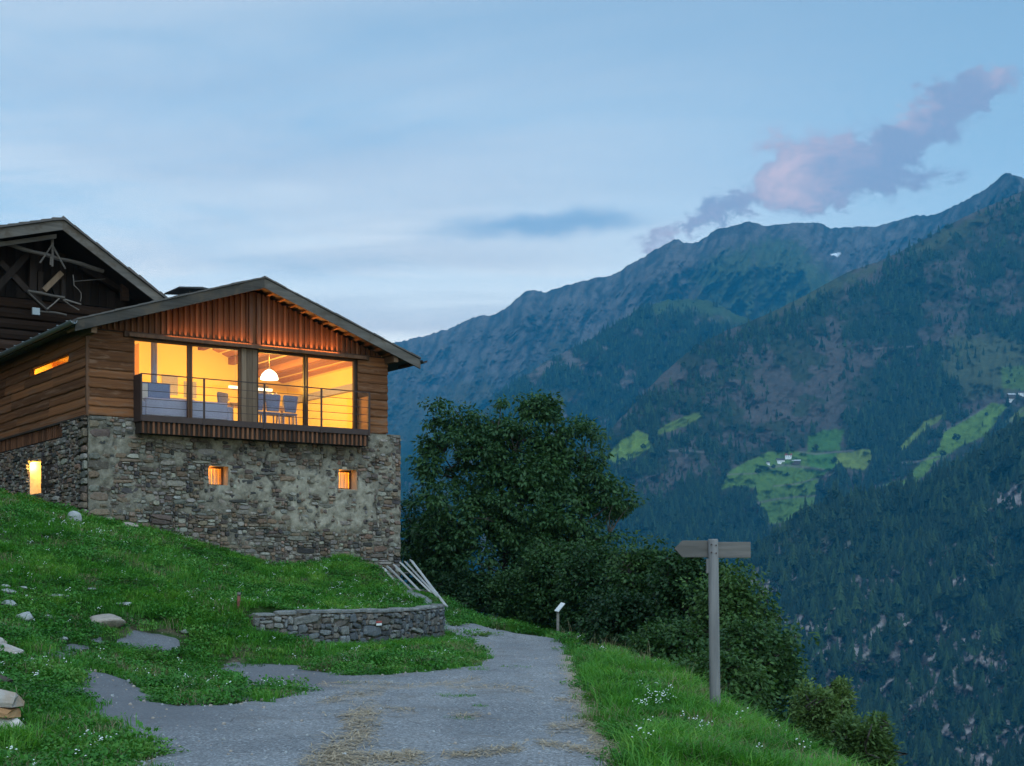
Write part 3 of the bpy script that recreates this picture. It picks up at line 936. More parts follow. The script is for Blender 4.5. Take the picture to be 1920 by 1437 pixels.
def cov4(px, py):
    n = fbm(px * 0.05, py * 0.06, 71, 4)
    c = np.zeros(px.shape + (3,)) + np.array((0.024, 0.037, 0.018))
    c = blend(c, (0.035, 0.060, 0.022), sstep(n, 0.5, 0.64) * sstep(py, 1050, 1200))
    rk = rock4(px, py)
    st = fbm(px * 0.16 + py * 0.10, py * 0.05 - px * 0.04, 73, 3)
    rc = np.zeros(px.shape + (3,)) + np.array((0.173, 0.140, 0.134))
    rc = blend(rc, (0.287, 0.242, 0.230), sstep(st, 0.48, 0.64))
    rc = blend(rc, (0.038, 0.035, 0.038), sstep(st, 0.46, 0.32))
    return c * (1 - rk[..., None]) + rc * rk[..., None]
M_MT4 = mountain_material('rocky_wooded_slope', 0.012, 0.06, 0.55)
L4.build('wooded_slope', M_MT4, 1130, 2300, 3.0, cov4)

# ---------------------------------------------------------------- woods on the flanks (one mass each)
def foliage_mat(name, c0, c1, c2, trans=0.25, rough=0.7, pos_scale=None):
    """leaf / needle material: every plant its own tone"""
    m, t = new_mat(name)
    oi = t.add('ShaderNodeObjectInfo')
    at = t.add('ShaderNodeAttribute', attribute_name='tone')
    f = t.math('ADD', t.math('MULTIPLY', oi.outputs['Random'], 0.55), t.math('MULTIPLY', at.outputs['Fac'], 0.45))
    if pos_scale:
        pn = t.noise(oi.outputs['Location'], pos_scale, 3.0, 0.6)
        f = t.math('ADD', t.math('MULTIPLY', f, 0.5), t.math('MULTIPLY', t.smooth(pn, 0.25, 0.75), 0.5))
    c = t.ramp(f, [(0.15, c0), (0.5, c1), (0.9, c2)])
    d = bsdf(t, c, rough, spec=0.25)
    tr = t.add('ShaderNodeBsdfTranslucent', ins={0: t.mix(1.0, c, (1.1, 1.25, 0.6), 'MULTIPLY')})
    mx = t.add('ShaderNodeMixShader', ins={0: trans})
    t.l.new(d.outputs[0], mx.inputs[1]); t.l.new(tr.outputs[0], mx.inputs[2])
    finish(t, mx)
    return m

def conifer_mesh(seed, slim=0.20, layers=6, sides=7):
    """unit-height fir or larch: tiers of ragged boughs"""
    r = random.Random(seed)
    v = []; f = []; tone = []
    v += [(0.012, 0, 0), (-0.006, 0.01, 0), (-0.006, -0.01, 0), (0, 0, 1.0)]; f += [(0, 1, 3), (1, 2, 3), (2, 0, 3)]; tone += [0, 0, 0, 0.5]
    for L in range(layers):
        u = L / layers
        z1 = 0.10 + 0.80 * u
        top = min(1.0, z1 + 0.30 * (1 - 0.55 * u))
        R = slim * (1 - u) ** 0.85 + 0.012
        ca = len(v); v.append((r.uniform(-.01, .01), r.uniform(-.01, .01), top)); tone.append(0.9)
        ph = r.random() * 6.28
        ring = []
        for s in range(sides * 2):
            a = ph + math.pi * s / sides + r.uniform(-.15, .15)
            rr = R * (r.uniform(0.85, 1.2) if s % 2 == 0 else r.uniform(0.35, 0.55))
            z = z1 + (-0.035 if s % 2 == 0 else 0.035) + r.uniform(-.015, .015)
            ring.append(len(v)); v.append((rr * math.cos(a), rr * math.sin(a), z)); tone.append(r.uniform(0.1, 0.8))
        for s in range(len(ring)):
            f.append((ca, ring[s], ring[(s + 1) % len(ring)]))
    me = bpy.data.meshes.new('conifer')
    me.from_pydata(v, [], f); me.update()
    vflt(me, 'tone', tone)
    return me

def round_tree_mesh(seed, n=60):
    r = random.Random(seed)
    v = []; f = []; tone = []
    for i in range(n):
        th = r.random() * 6.28; u = r.uniform(-0.8, 1); q = math.sqrt(max(0, 1 - u * u)); R = r.uniform(0.75, 1.05)
        c = Vector((0.36 * R * q * math.cos(th), 0.36 * R * q * math.sin(th), 0.55 + 0.42 * R * u))
        for k in range(2):
            d = Vector((r.gauss(0, 1), r.gauss(0, 1), r.gauss(0, 1))).normalized()
            e = d.orthogonal().normalized(); g = d.cross(e)
            s = r.uniform(0.10, 0.17); b = len(v)
            for a in range(4):
                v.append(tuple(c + e * s * math.cos(a * 1.57 + r.random() * .6) + g * s * math.sin(a * 1.57 + r.random() * .6))); tone.append(0.5 + 0.4 * u + r.uniform(-.15, .15))
            f.append((b, b + 1, b + 2, b + 3))
    me = bpy.data.meshes.new('round_tree'); me.from_pydata(v, [], f); me.update(); vflt(me, 'tone', tone)
    return me

M_FIR = foliage_mat('fir_needles', (0.007, 0.015, 0.009), (0.014, 0.033, 0.015), (0.038, 0.067, 0.026), 0.12)
M_LARCH = foliage_mat('larch_needles', (0.022, 0.048, 0.017), (0.040, 0.075, 0.023), (0.064, 0.105, 0.033), 0.2)
M_BROAD = foliage_mat('scrub_leaves', (0.019, 0.035, 0.013), (0.031, 0.054, 0.018), (0.045, 0.070, 0.026), 0.2)
FIRS = []
for i in range(5):
    me = conifer_mesh(100 + i, 0.15 + 0.025 * (i % 3)); me.materials.append(M_FIR); FIRS.append(me)
for i in range(2):
    me = conifer_mesh(200 + i, 0.21, 5, 6); me.materials.append(M_LARCH); FIRS.append(me)
for i in range(2):
    me = round_tree_mesh(300 + i, 40); me.materials.append(M_BROAD); FIRS.append(me)

def plant_forest(name, layer, dens, px0, px1, y0, y1, n, hmin, hmax, mixw, seed):
    r = np.random.default_rng(seed)
    px = r.uniform(px0, px1, n); py = r.uniform(y0, y1, n)
    ok = (py > layer.yr(px) + 1) & (py < layer.y_b - 5)
    px = px[ok]; py = py[ok]
    d = dens(px, py)
    ok = r.random(len(px)) < d
    px = px[ok]; py = py[ok]
    p = layer.pos(px, py)
    p[:, 2] -= 1.0
    k = len(p)
    h = (hmin + (hmax - hmin) * r.random(k) ** 1.6) * (0.45 + 1.1 * fbm(px * 0.03, py * 0.03, seed, 3))
    rot = np.stack([r.normal(0, 0.03, k), r.normal(0, 0.03, k), r.uniform(0, 6.28, k)], 1)
    idx = r.choice(len(FIRS), k, p=np.array(mixw) / sum(mixw))
    scl = np.repeat(h[:, None], 3, 1)
    scl[idx >= 7] *= 0.55
    scl[:, :2] *= r.uniform(0.85, 1.35, k)[:, None]
    return scatter(name, p, rot, scl, idx, FIRS)
f4 = plant_forest('forest', L4, forest4, 1280, 2150, 780, 1520, 40000, 9, 30, (4, 4, 4, 4, 4, 3, 3, 3, 3), 81)
tag(f4, 'dark conifer forest covering the nearest steep slope across the valley', kind='stuff')
f3 = plant_forest('forest', L3, forest3, 1050, 2150, 370, 1250, 70000, 10, 30, (4, 4, 4, 4, 4, 2, 2, 2, 2), 82)
tag(f3, 'mixed conifer woods between the pastures of the valley flank', kind='stuff')
f2 = plant_forest('forest', L2, forest2, 700, 1500, 550, 960, 26000, 18, 30, (4, 4, 4, 4, 4, 2, 2, 1, 1), 83)
tag(f2, 'far conifer woods on the blue shoulder below the rocky crest', kind='stuff')

# ---------------------------------------------------------------- farms on the far pastures
M_WHITE = plain_mat('lime_white', (0.80, 0.80, 0.78), 0.9, var=0.08, scale=0.5)
M_REDROOF = plain_mat('red_tin_roof', (0.26, 0.07, 0.06), 0.6, var=0.15, scale=0.4)
M_DARKROOF = plain_mat('dark_shingle_roof', (0.06, 0.05, 0.055), 0.9, var=0.2, scale=0.4)
M_GREYROOF = plain_mat('pale_tin_roof', (0.42, 0.45, 0.48), 0.6, var=0.1, scale=0.4)
M_BROWNWALL = plain_mat('brown_board_wall', (0.10, 0.075, 0.06), 0.9, var=0.2, scale=0.5)
M_DARKPANE = plain_mat('dark_pane', (0.02, 0.025, 0.03), 0.2, var=0.1)
def far_house(px, py, layer, w, dp, h, rh, wall, roof, rotz, label, name='farm_building'):
    p = layer.pos(np.array([px]), np.array([py]))[0]
    e = empty(name, (p[0], p[1], p[2] - 0.5), math.radians(rotz))
    tag(e, label, 'farmhouse' if wall is M_WHITE else 'barn', 'farm buildings on the far pastures')
    MB().box(-w / 2, w / 2, -dp / 2, dp / 2, -4, h).poly_prism([(-dp / 2, h), (dp / 2, h), (0, h + rh * 0.97)], 'x', -w / 2, w / 2).build('wall', wall, e)
    o = 0.8; s = rh / (dp / 2)
    MB().poly_prism([(-dp / 2 - o, h - o * s), (0, h + rh), (dp / 2 + o, h - o * s), (dp / 2 + o, h - o * s + .5), (0, h + rh + .55), (-dp / 2 - o, h - o * s + .5)], 'x', -w / 2 - o, w / 2 + o).build('roof', roof, e)
    nwin = max(2, int(w / 4))
    for i in range(nwin):
        x = -w / 2 + (i + .5) * w / nwin
        for z in ([1.4, 4.0] if h > 5 else [1.4]):
            MB().box(x - .55, x + .55, -dp / 2 - .06, -dp / 2 + .1, z, z + 1.3).build('window', M_DARKPANE, e)
    return e
far_house(1463, 868, L3, 17, 10, 6.5, 3.2, M_WHITE, M_DARKROOF, 8, 'long white farmhouse with dark roof on the meadow, largest of the cluster')
far_house(1440, 871, L3, 6, 6, 5, 2.2, M_WHITE, M_DARKROOF, 20, 'small white annex at the lower end of the farm cluster')
far_house(1478, 858, L3, 15, 9, 5.5, 3.5, M_WHITE, M_REDROOF, -6, 'white farmhouse with dull red roof behind the farm cluster', )
far_house(1493, 868, L3, 18, 11, 4.5, 2.5, M_BROWNWALL, M_GREYROOF, -12, 'wide low barn with pale tin roof beside the white farmhouses')
far_house(1893, 752, L3, 20, 11, 6, 4.5, M_WHITE, M_REDROOF, 5, 'white farmhouse with red roof on the upper meadow')
far_house(1896, 744, L3, 18, 9, 5, 3, M_BROWNWALL, M_GREYROOF, 5, 'pale roofed barn just behind the red roofed farmhouse')
far_house(1914, 741, L3, 12, 9, 6, 3, M_WHITE, M_DARKROOF, -10, 'white house with dark roof at the edge of the upper hamlet')

def lone_tree(px, py, layer, h, src, label):
    p = layer.pos(np.array([px]), np.array([py]))[0]
    o = link('lone_tree', src, None, None, (p[0], p[1], p[2] - 0.8), (0, 0, px % 6), (h * 1.3, h * 1.3, h))
    tag(o, label, 'tree', 'single trees on the far pastures')
lone_tree(1421, 889, L3, 13, FIRS[7], 'single round tree on the pasture below the white farm cluster')
lone_tree(1477, 893, L3, 9, FIRS[8], 'small bush on the slope under the white farmhouses')
lone_tree(1450, 878, L3, 9, FIRS[8], 'dark bush directly beside the small white annex')
lone_tree(1206, 842, L3, 11, FIRS[7], 'single tree at the edge of the bright wedge shaped meadow')
lone_tree(1793, 827, L3, 17, FIRS[7], 'dark round tree low on the long diagonal meadow')
lone_tree(1850, 780, L3, 9, FIRS[8], 'small tree high on the long diagonal meadow')
lone_tree(1768, 856, L3, 14, FIRS[7], 'tree beside the light track at the foot of the diagonal meadow')
lone_tree(1564, 868, L3, 14, FIRS[8], 'tree between the dark green and the pale field')
lone_tree(1890, 720, L3, 10, FIRS[7], 'shrub above the red roofed farmhouse')
lone_tree(1828, 728, L3, 10, FIRS[8], 'shrub on the dry upper pasture')
# ---------------------------------------------------------------- farmhouse (stone base, timber storey)
HA = math.radians(34.8)
HU = np.array([math.cos(HA), math.sin(HA)]); HV = np.array([-math.sin(HA), math.cos(HA)])
H0 = np.array([-10.6, 35.5])
house = empty('farmhouse', (H0[0], H0[1], EYE), HA)
tag(house, 'old farmhouse with rubble stone base and glazed timber upper storey lit from inside', 'farmhouse')

def UZ(px, py, v):
    """photo pixel on the house-parallel plane at depth v -> (u, z relative to the eye)"""
    o = H0 + HV * v
    k = (px - 960) / FPX
    u = (k * o[1] - o[0]) / (HU[0] - k * HU[1])
    d = o[1] + u * HU[1]
    return u, (HOR - py) / FPX * d

def stone_unit(seed, n=9):
    """unit rubble stone: front face at y=-1, irregular outline in x,z within +-0.5"""
    r = random.Random(seed)
    v = []; f = []
    angs = [2 * math.pi * (i + r.uniform(-.25, .25)) / n for i in range(n)]
    out = []
    for a in angs:
        c, s = math.cos(a), math.sin(a)
        q = 0.5 / max(abs(c), abs(s)) ** 0.82 * r.uniform(0.86, 1.0)
        out.append((max(-.5, min(.5, c * q)), max(-.5, min(.5, s * q))))
    tilt = r.uniform(-.15, .15); tilt2 = r.uniform(-.2, .2)
    for k, (sc, y) in enumerate(((1.0, 0.0), (1.0, -0.62), (0.80, -0.95))):
        for x, z in out:
            v.append((x * sc, y - (tilt * x + tilt2 * z if k else 0) + (r.uniform(-.08, .08) if k else 0), z * sc))
    v.append((r.uniform(-.1, .1), -1.0 + r.uniform(-.08, .06), r.uniform(-.1, .1)))
    for k in range(2):
        for i in range(n):
            j = (i + 1) % n
            f.append((k * n + i, (k + 1) * n + i, (k + 1) * n + j, k * n + j))
    for i in range(n):
        f.append((2 * n + i, 3 * n, 2 * n + (i + 1) % n))
    return v, f
STONES = [stone_unit(i) for i in range(24)]

def stone_color_mat(name, attr):
    m, t = new_mat(name)
    tc = t.add('ShaderNodeTexCoord'); geo = t.add('ShaderNodeNewGeometry')
    if attr:
        base = t.add('ShaderNodeAttribute', attribute_name='tint').outputs['Color']
    else:
        base = t.add('ShaderNodeObjectInfo').outputs['Color']
    n1 = t.noise(geo.outputs['Position'], 14.0, 6.0, 0.7, 0.3)
    n2 = t.noise(geo.outputs['Position'], 60.0, 3.0, 0.6)
    f = t.math('ADD', t.math('MULTIPLY', n1, 0.6), t.math('MULTIPLY', n2, 0.4))
    c = t.mix(1.0, base, t.ramp(f, [(0.28, 0.45), (0.5, 1.0), (0.72, 1.6)]), 'MULTIPLY')
    lich = t.noise(geo.outputs['Position'], 7.0, 5.0, 0.7)
    c = t.mix(t.math('MULTIPLY', t.smooth(lich, 0.58, 0.72), 0.5), c, (0.30, 0.31, 0.28))
    finish(t, bsdf(t, c, 0.92, f, 0.02, 0.9, spec=0.15))
    return m
M_STONE_OBJ = stone_color_mat('field_stone', False)
M_STONE_ATT = stone_color_mat('field_stone_small', True)

def mortar_mat():
    m, t = new_mat('lime_mortar')
    geo = t.add('ShaderNodeNewGeometry')
    at = t.add('ShaderNodeAttribute', attribute_name='plaster')
    n1 = t.noise(geo.outputs['Position'], 6.0, 6.0, 0.7, 0.4)
    n2 = t.noise(geo.outputs['Position'], 30.0, 5.0, 0.7)
    pl = t.ramp(n1, [(0.3, (0.15, 0.135, 0.105)), (0.55, (0.275, 0.25, 0.20)), (0.75, (0.38, 0.35, 0.285))])
    mo = t.ramp(n1, [(0.3, (0.05, 0.045, 0.037)), (0.55, (0.14, 0.126, 0.102)), (0.8, (0.25, 0.228, 0.185))])
    c = t.mix(at.outputs['Fac'], mo, pl)
    pits = t.smooth(n2, 0.36, 0.30)
    c = t.mix(t.math('MULTIPLY', pits, 0.7), c, (0.06, 0.055, 0.05))
    cr = t.add('ShaderNodeAttribute', attribute_name='crack')
    c = t.mix(cr.outputs['Fac'], c, (0.02, 0.02, 0.02))
    f = t.math('ADD', t.math('MULTIPLY', n1, 0.5), t.math('MULTIPLY', n2, 0.5))
    finish(t, bsdf(t, c, 0.95, f, 0.03, 0.9, spec=0.1))
    return m
M_MORTAR = mortar_mat()

def pack(w, h, holes, rng, cell=0.045, big=0.16, avg=(2, 7)):
    """random rubble coursing: list of (x, z, width, height); small z = bottom"""
    nx, nz = int(w / cell), int(h / cell)
    occ = np.zeros((nz, nx), bool)
    for x0, x1, z0, z1 in holes:
        occ[max(0, int(z0 / cell)):int(math.ceil(z1 / cell)), max(0, int(x0 / cell)):int(math.ceil(x1 / cell))] = True
    out = []
    def put(i, j, a, b):
        occ[j:j + b, i:i + a] = True
        out.append((i * cell, j * cell, a * cell, b * cell))
    for k in range(int(nx * nz * big / 22)):
        a, b = rng.randint(6, 14), rng.choice((2, 2, 3, 3, 4))
        i, j = rng.randint(0, max(0, nx - a)), rng.randint(0, max(0, nz - b))
        if j + b <= nz and i + a <= nx and not occ[j:j + b, i:i + a].any():
            put(i, j, a, b)
    for j in range(nz):
        i = 0
        while i < nx:
            if occ[j, i]:
                i += 1; continue
            a = rng.randint(*avg); b = rng.choice((1, 2, 2, 2, 3, 3))
            k = 1
            while k < a and i + k < nx and not occ[j, i + k]:
                k += 1
            b2 = 1
            while b2 < b and j + b2 < nz and not occ[j + b2, i:i + k].any():
                b2 += 1
            put(i, j, k, b2)
            i += k
    return out

STONE_TINTS = [((0.150, 0.138, 0.122), 4), ((0.215, 0.195, 0.165), 3), ((0.165, 0.122, 0.092), 4), ((0.100, 0.080, 0.068), 4), ((0.180, 0.120, 0.086), 1.2), ((0.055, 0.052, 0.051), 3), ((0.25, 0.235, 0.21), 1.0)]
def pick_tint(rng, warm=0.0):
    w = [k * (1 + 1.5 * warm if c[0] > c[2] * 1.3 else 1) for c, k in STONE_TINTS]
    c = rng.choices([c for c, _ in STONE_TINTS], w)[0]
    g = rng.uniform(0.75, 1.25)
    return tuple(min(0.5, x * g * rng.uniform(0.94, 1.06)) for x in c)

# --- front and side rubble
FW, FZ0, FZ1 = 9.0, -1.3, 4.02
WIN_LOW = [(3.20, 3.75, 2.38, 2.90), (7.00, 7.60, 2.41, 2.96)]
def plaster_mask(u, z):
    n = fbm(u * 1.3, z * 1.3, 91, 4); n2 = fbm(u * 6, z * 6, 93, 3)
    m = sstep(1 - np.hypot((u - 6.5) / 2.3, (z - 2.0) / 1.05) + (n - 0.5) * 0.9, 0.0, 0.28)
    m = np.maximum(m, 0.8 * sstep(1 - np.hypot((u - 4.2) / 1.5, (z - 2.3) / 1.1) + (n - 0.5) * 1.2, 0.1, 0.4))
    m = np.maximum(m, 0.75 * sstep(n, 0.55, 0.66) * sstep(z, 1.6, 2.4))
    n4 = fbm(u * 1.9, z * 2.4, 94, 4)
    m = np.maximum(m, 0.55 * sstep(n4 + (n2 - .5) * .3, 0.50, 0.60) * sstep(z + u * .12, 1.2, 2.2))
    m = m * (0.35 + 0.65 * sstep(n2, 0.34, 0.46))
    m = np.where((u > 2.7) & (u < 4.6) & (z < 2.0), m * 0.4, m)
    return m
CRACK = [UZ(px, py, 0) for px, py in ((500, 850), (495, 875), (503, 895), (516, 915), (519, 945))]
CRACK2 = [UZ(px, py, 0) for px, py in ((722, 915), (710, 930), (706, 960), (705, 1010))]

stone_wall = empty('stone_wall', parent=house)
def wall_surface():
    xs = np.arange(0, FW + 0.001, 0.045); zs = np.arange(FZ0, FZ1 + 0.001, 0.045)
    X, Z = np.meshgrid(xs, zs)
    pm = plaster_mask(X, Z)
    Y = -0.018 - 0.050 * pm + (fbm(X * 5, Z * 5, 95, 4) - 0.5) * 0.05 - 0.03 * sstep(fbm(X * 1.7, Z * 2.2, 94, 4), .48, .62)
    ck = np.exp(-(poly_dist(X + (fbm(X * 8, Z * 8, 96, 2) - .5) * .1, Z, CRACK, False) / 0.035) ** 2)
    ck = np.maximum(ck, 0.7 * np.exp(-(poly_dist(X + (fbm(X * 8, Z * 8, 97, 2) - .5) * .1, Z, CRACK2, False) / 0.03) ** 2))
    Y += 0.05 * ck
    nx, nz = len(xs), len(zs)
    i = np.arange((nz - 1) * (nx - 1)); r = i // (nx - 1); c = i % (nx - 1)
    a = r * nx + c
    cx = X.ravel()[a] + 0.022; cz = Z.ravel()[a] + 0.022
    keep = np.ones(len(a), bool)
    for x0, x1, z0, z1 in WIN_LOW:
        keep &= ~((cx > x0) & (cx < x1) & (cz > z0) & (cz < z1))
    f = np.stack([a, a + 1, a + nx + 1, a + nx], 1)[keep]
    me = mesh_np('mortar', np.stack([X.ravel(), Y.ravel(), Z.ravel()], 1), f, True)
    vflt(me, 'plaster', pm.ravel()); vflt(me, 'crack', ck.ravel())
    link('mortar', me, M_MORTAR, stone_wall)
wall_surface()
# side face and masonry body (hollow, so that the rooms behind the small windows exist)
SIDE_LEN = 9.0
SIDE_WIN = (3.66, 4.86, 2.25, 3.14)   # v0, v1, z0, z1
def side_surface():
    ys = np.arange(0, SIDE_LEN + 0.001, 0.075); zs = np.arange(0.6, FZ1 + 0.001, 0.075)
    Y, Z = np.meshgrid(ys, zs)
    X = 0.015 + (fbm(Y * 5, Z * 5, 98, 4) - 0.5) * 0.03
    ny, nz = len(ys), len(zs)
    i = np.arange((nz - 1) * (ny - 1)); r = i // (ny - 1); c = i % (ny - 1)
    a = r * ny + c
    cy = Y.ravel()[a] + .037; cz = Z.ravel()[a] + .037
    keep = ~((cy > SIDE_WIN[0]) & (cy < SIDE_WIN[1]) & (cz > SIDE_WIN[2]) & (cz < SIDE_WIN[3]))
    f = np.stack([a, a + ny, a + ny + 1, a + 1], 1)[keep]
    me = mesh_np('mortar', np.stack([X.ravel(), Y.ravel(), Z.ravel()], 1), f, True)
    vflt(me, 'plaster', np.zeros(X.size)); vflt(me, 'crack', np.zeros(X.size))
    link('mortar', me, M_MORTAR, stone_wall)
side_surface()
MB().box(FW - .03, FW, 0.0, SIDE_LEN, FZ0, FZ1).box(8.60, FW, .0, SIDE_LEN, FZ1 - .08, FZ1 + .003).box(0.0, FW, SIDE_LEN - .05, SIDE_LEN, FZ0, FZ1).build('wall_core', M_MORTAR, stone_wall)

rs = random.Random(5)
Q = []
zq = 0.7; kq = 0
while zq < 3.95:
    hq = min(rs.choice((.18, .225, .27)), 4.0 - zq); Q.append((zq, hq, rs.uniform(.45, .62) if kq % 2 else rs.uniform(.24, .32), rs.uniform(.24, .32) if kq % 2 else rs.uniform(.45, .62))); zq += hq; kq += 1
front_rects = [(x, z + FZ0, w, h) for x, z, w, h in pack(FW, FZ1 - FZ0, [(a, b, c - FZ0, d - FZ0) for a, b, c, d in WIN_LOW] + [(0, w, z - FZ0, z + h - FZ0) for z, h, w, _ in Q], rs)] + [(0.0, z, w, h) for z, h, w, _ in Q]
side_rects = [(x, z + 0.9, w, h) for x, z, w, h in pack(SIDE_LEN, FZ1 - 0.9, [(SIDE_WIN[0], SIDE_WIN[1], SIDE_WIN[2] - .9, SIDE_WIN[3] - .9), (1.95, 9, 3.62 - .9, 4.0)] + [(0, w, z - .9, z + h - .9) for z, h, _, w in Q], rs)] + [(0.0, z, w, h) for z, h, _, w in Q]
cand = []
def base_z(u):
    return np.interp(u, [0, 1.88, 3.95, 5.8, 8.1, 9.0], [1.25, 0.95, 0.42, 0.08, -0.30, -0.40])
for x, z, w, h in front_rects:
    if z + h < base_z(x + w / 2) - 0.15:
        continue
    pm = float(plaster_mask(np.array(x + w / 2), np.array(z + h / 2)))
    cand.append(('f', x + w / 2, z + h / 2, w, h, pm))
for x, z, w, h in side_rects:
    if z + h < 1.1 + 0.12 * x:
        continue
    cand.append(('s', x + w / 2, z + h / 2, w, h, 0.0))
STONE_ME = []
for v, f in STONES:
    me = bpy.data.meshes.new('stone'); me.from_pydata(v, [], f); me.materials.append(M_STONE_OBJ); me.update(); STONE_ME.append(me)
cand.sort(key=lambda c: -(c[3] * c[4]) * (1.0 if c[0] == 'f' else 0.25) * (1.0 - 0.8 * c[5]))
sv, sf, st = [], [], []
n_ind = 0
for kind, x, z, w, h, pm in cand:
    # in the plastered patch most stones are covered
    proud = rs.uniform(0.028, 0.085)
    if pm > 0.45:
        if rs.random() < 0.66:
            continue
        proud = rs.uniform(0.055, 0.085)
    warm = float(fbm(np.array(x * 0.7), np.array(z * 0.9), 99, 3))
    tint = pick_tint(rs, max(0, (warm - 0.4) * 3))
    k = rs.randrange(24)
    fx = rs.choice((-1, 1)); rot = rs.gauss(0, 0.05)
    sw, sh = w * rs.uniform(0.92, 1.04), h * rs.uniform(0.90, 1.05)
    if n_ind < 300 and pm <= 0.45:
        n_ind += 1
        o = link('stone', STONE_ME[k], None, stone_wall)
        o.color = (*tint, 1)
        if kind == 'f':
            o.location = (x, 0.0, z); o.scale = (sw * fx, proud + .02, sh); o.rotation_euler = (0, rot, 0)
        else:
            o.location = (0.0, x, z); o.scale = (sw * fx, proud + .02, sh); o.rotation_euler = (0, rot, -math.pi / 2)
    else:
        vs, fs = STONES[k]
        b = len(sv)
        cr, sr = math.cos(rot), math.sin(rot)
        for (vx, vy, vz) in vs:
            a, c = vx * sw * fx, vz * sh
            a, c = a * cr + c * sr, c * cr - a * sr
            if kind == 'f':
                sv.append((x + a, vy * (proud + .02), z + c))
            else:
                sv.append((vy * (proud + .02), x - a, z + c))
            st.append(tint)
        sf += [tuple(b + i for i in q) for q in fs]
me = bpy.data.meshes.new('small_stones'); me.from_pydata(sv, [], sf); me.update(); vcol(me, 'tint', np.array(st))
o = link('small_stones', me, M_STONE_ATT, stone_wall); o['kind'] = 'stuff'

# --- timber materials
M_SIDING = wood_mat('larch_siding', (0.050, 0.019, 0.009), (0.270, 0.108, 0.040), 0, 10.0, 0.85, 0.012, wear=(0.17, 0.092, 0.055))
M_SIDING_Y = wood_mat('larch_siding_side', (0.055, 0.028, 0.016), (0.225, 0.125, 0.065), 0, 10.0, 0.85, 0.012, wear=(0.11, 0.09, 0.075))
M_BATTEN = wood_mat('red_brown_batten', (0.075, 0.030, 0.016), (0.175, 0.078, 0.040), 2, 16.0)
M_BACKING = wood_mat('gable_boarding', (0.095, 0.034, 0.015), (0.20, 0.080, 0.034), 2, 12.0)
M_BARGE = wood_mat('silver_bargeboard', (0.040, 0.036, 0.033), (0.135, 0.12, 0.105), 0, 12.0, wear=(0.085, 0.066, 0.05))
M_RAFTER = wood_mat('brown_rafter', (0.07, 0.042, 0.026), (0.20, 0.115, 0.062), 1, 14.0)
M_FRAME = wood_mat('window_frame_wood', (0.050, 0.024, 0.014), (0.125, 0.062, 0.034), 2, 16.0, 0.6)
M_POST = wood_mat('centre_post_wood', (0.085, 0.055, 0.036), (0.20, 0.14, 0.095), 2, 16.0)
M_BEAM = wood_mat('room_beam', (0.28, 0.12, 0.045), (0.46, 0.22, 0.085), 1, 10.0)
M_DARKBOARD = wood_mat('dark_boarding', (0.022, 0.016, 0.013), (0.060, 0.042, 0.032), 2, 12.0)
M_GREYWOOD = wood_mat('grey_weathered_wood', (0.12, 0.11, 0.10), (0.33, 0.30, 0.27), 0, 14.0)
M_STEEL = plain_mat('rusty_dark_steel', (0.055, 0.036, 0.032), 0.55, 0.3, 0.3, 9.0)
M_ZINC = plain_mat('zinc_gutter', (0.26, 0.29, 0.31), 0.45, 0.7, 0.2, 5.0)
M_SHINGLE = plain_mat('shingle_roof', (0.10, 0.09, 0.085), 0.95, 0.0, 0.4, 8.0)
M_TIN = plain_mat('dark_tin', (0.05, 0.05, 0.055), 0.5, 0.4, 0.2, 6.0)

def siding_mesh(seed, n=14):
    """unit board with a waney lower edge: x 0..1 along, front at y<0, z 0..1"""
    r = random.Random(seed)
    v = []; f = []
    ph = r.random() * 9
    for i in range(n + 1):
        x = i / n
        w = 0.035 * math.sin(x * 5.3 + ph) + 0.025 * math.sin(x * 17 + ph * 2) + r.uniform(-.02, .02)
        v += [(x, 0.0, -0.02 + w), (x, -0.85 - w, -0.02 + w), (x, -1.0, 0.10 + w), (x, -0.75, 0.55 + w * .5), (x, -0.30, 1.04), (x, 0.0, 1.04)]
    for i in range(n):
        for k in range(6):
            f.append((i * 6 + k, i * 6 + (k + 1) % 6, (i + 1) * 6 + (k + 1) % 6, (i + 1) * 6 + k))
    f.append(tuple(range(6))[::-1]); f.append(tuple(n * 6 + k for k in range(6)))
    me = bpy.data.meshes.new('plank'); me.from_pydata(v, [], f); me.update()
    return me
PLANKS = [siding_mesh(i) for i in range(8)]
for me in PLANKS:
    me.materials.append(M_SIDING)
siding = empty('siding', parent=house)
rp = random.Random(9)
def plank(x0, y0, z0, length, hgt, rotz):
    o = link('plank', rp.choice(PLANKS), None, siding, (x0, y0, z0), (0, 0, rotz), (length, 0.055 + rp.uniform(-.008, .012), hgt))
    return o
rows = [4.03]
while rows[-1] < 6.2:
    rows.append(rows[-1] + rp.uniform(0.21, 0.27))
def roof_under(u):
    return 7.9 - 0.325 * abs(u - 4.5) - 0.26 if u <= 4.5 else 7.9 - 0.36 * abs(u - 4.5) - 0.26
for i in range(len(rows) - 1):
    z0, z1 = rows[i], min(rows[i + 1], 6.2)
    if z1 - z0 < 0.05: continue
    plank(0.0, 0, z0, 1.16, z1 - z0, 0)
    plank(7.62, 0, z0, 0.96, z1 - z0, 0)
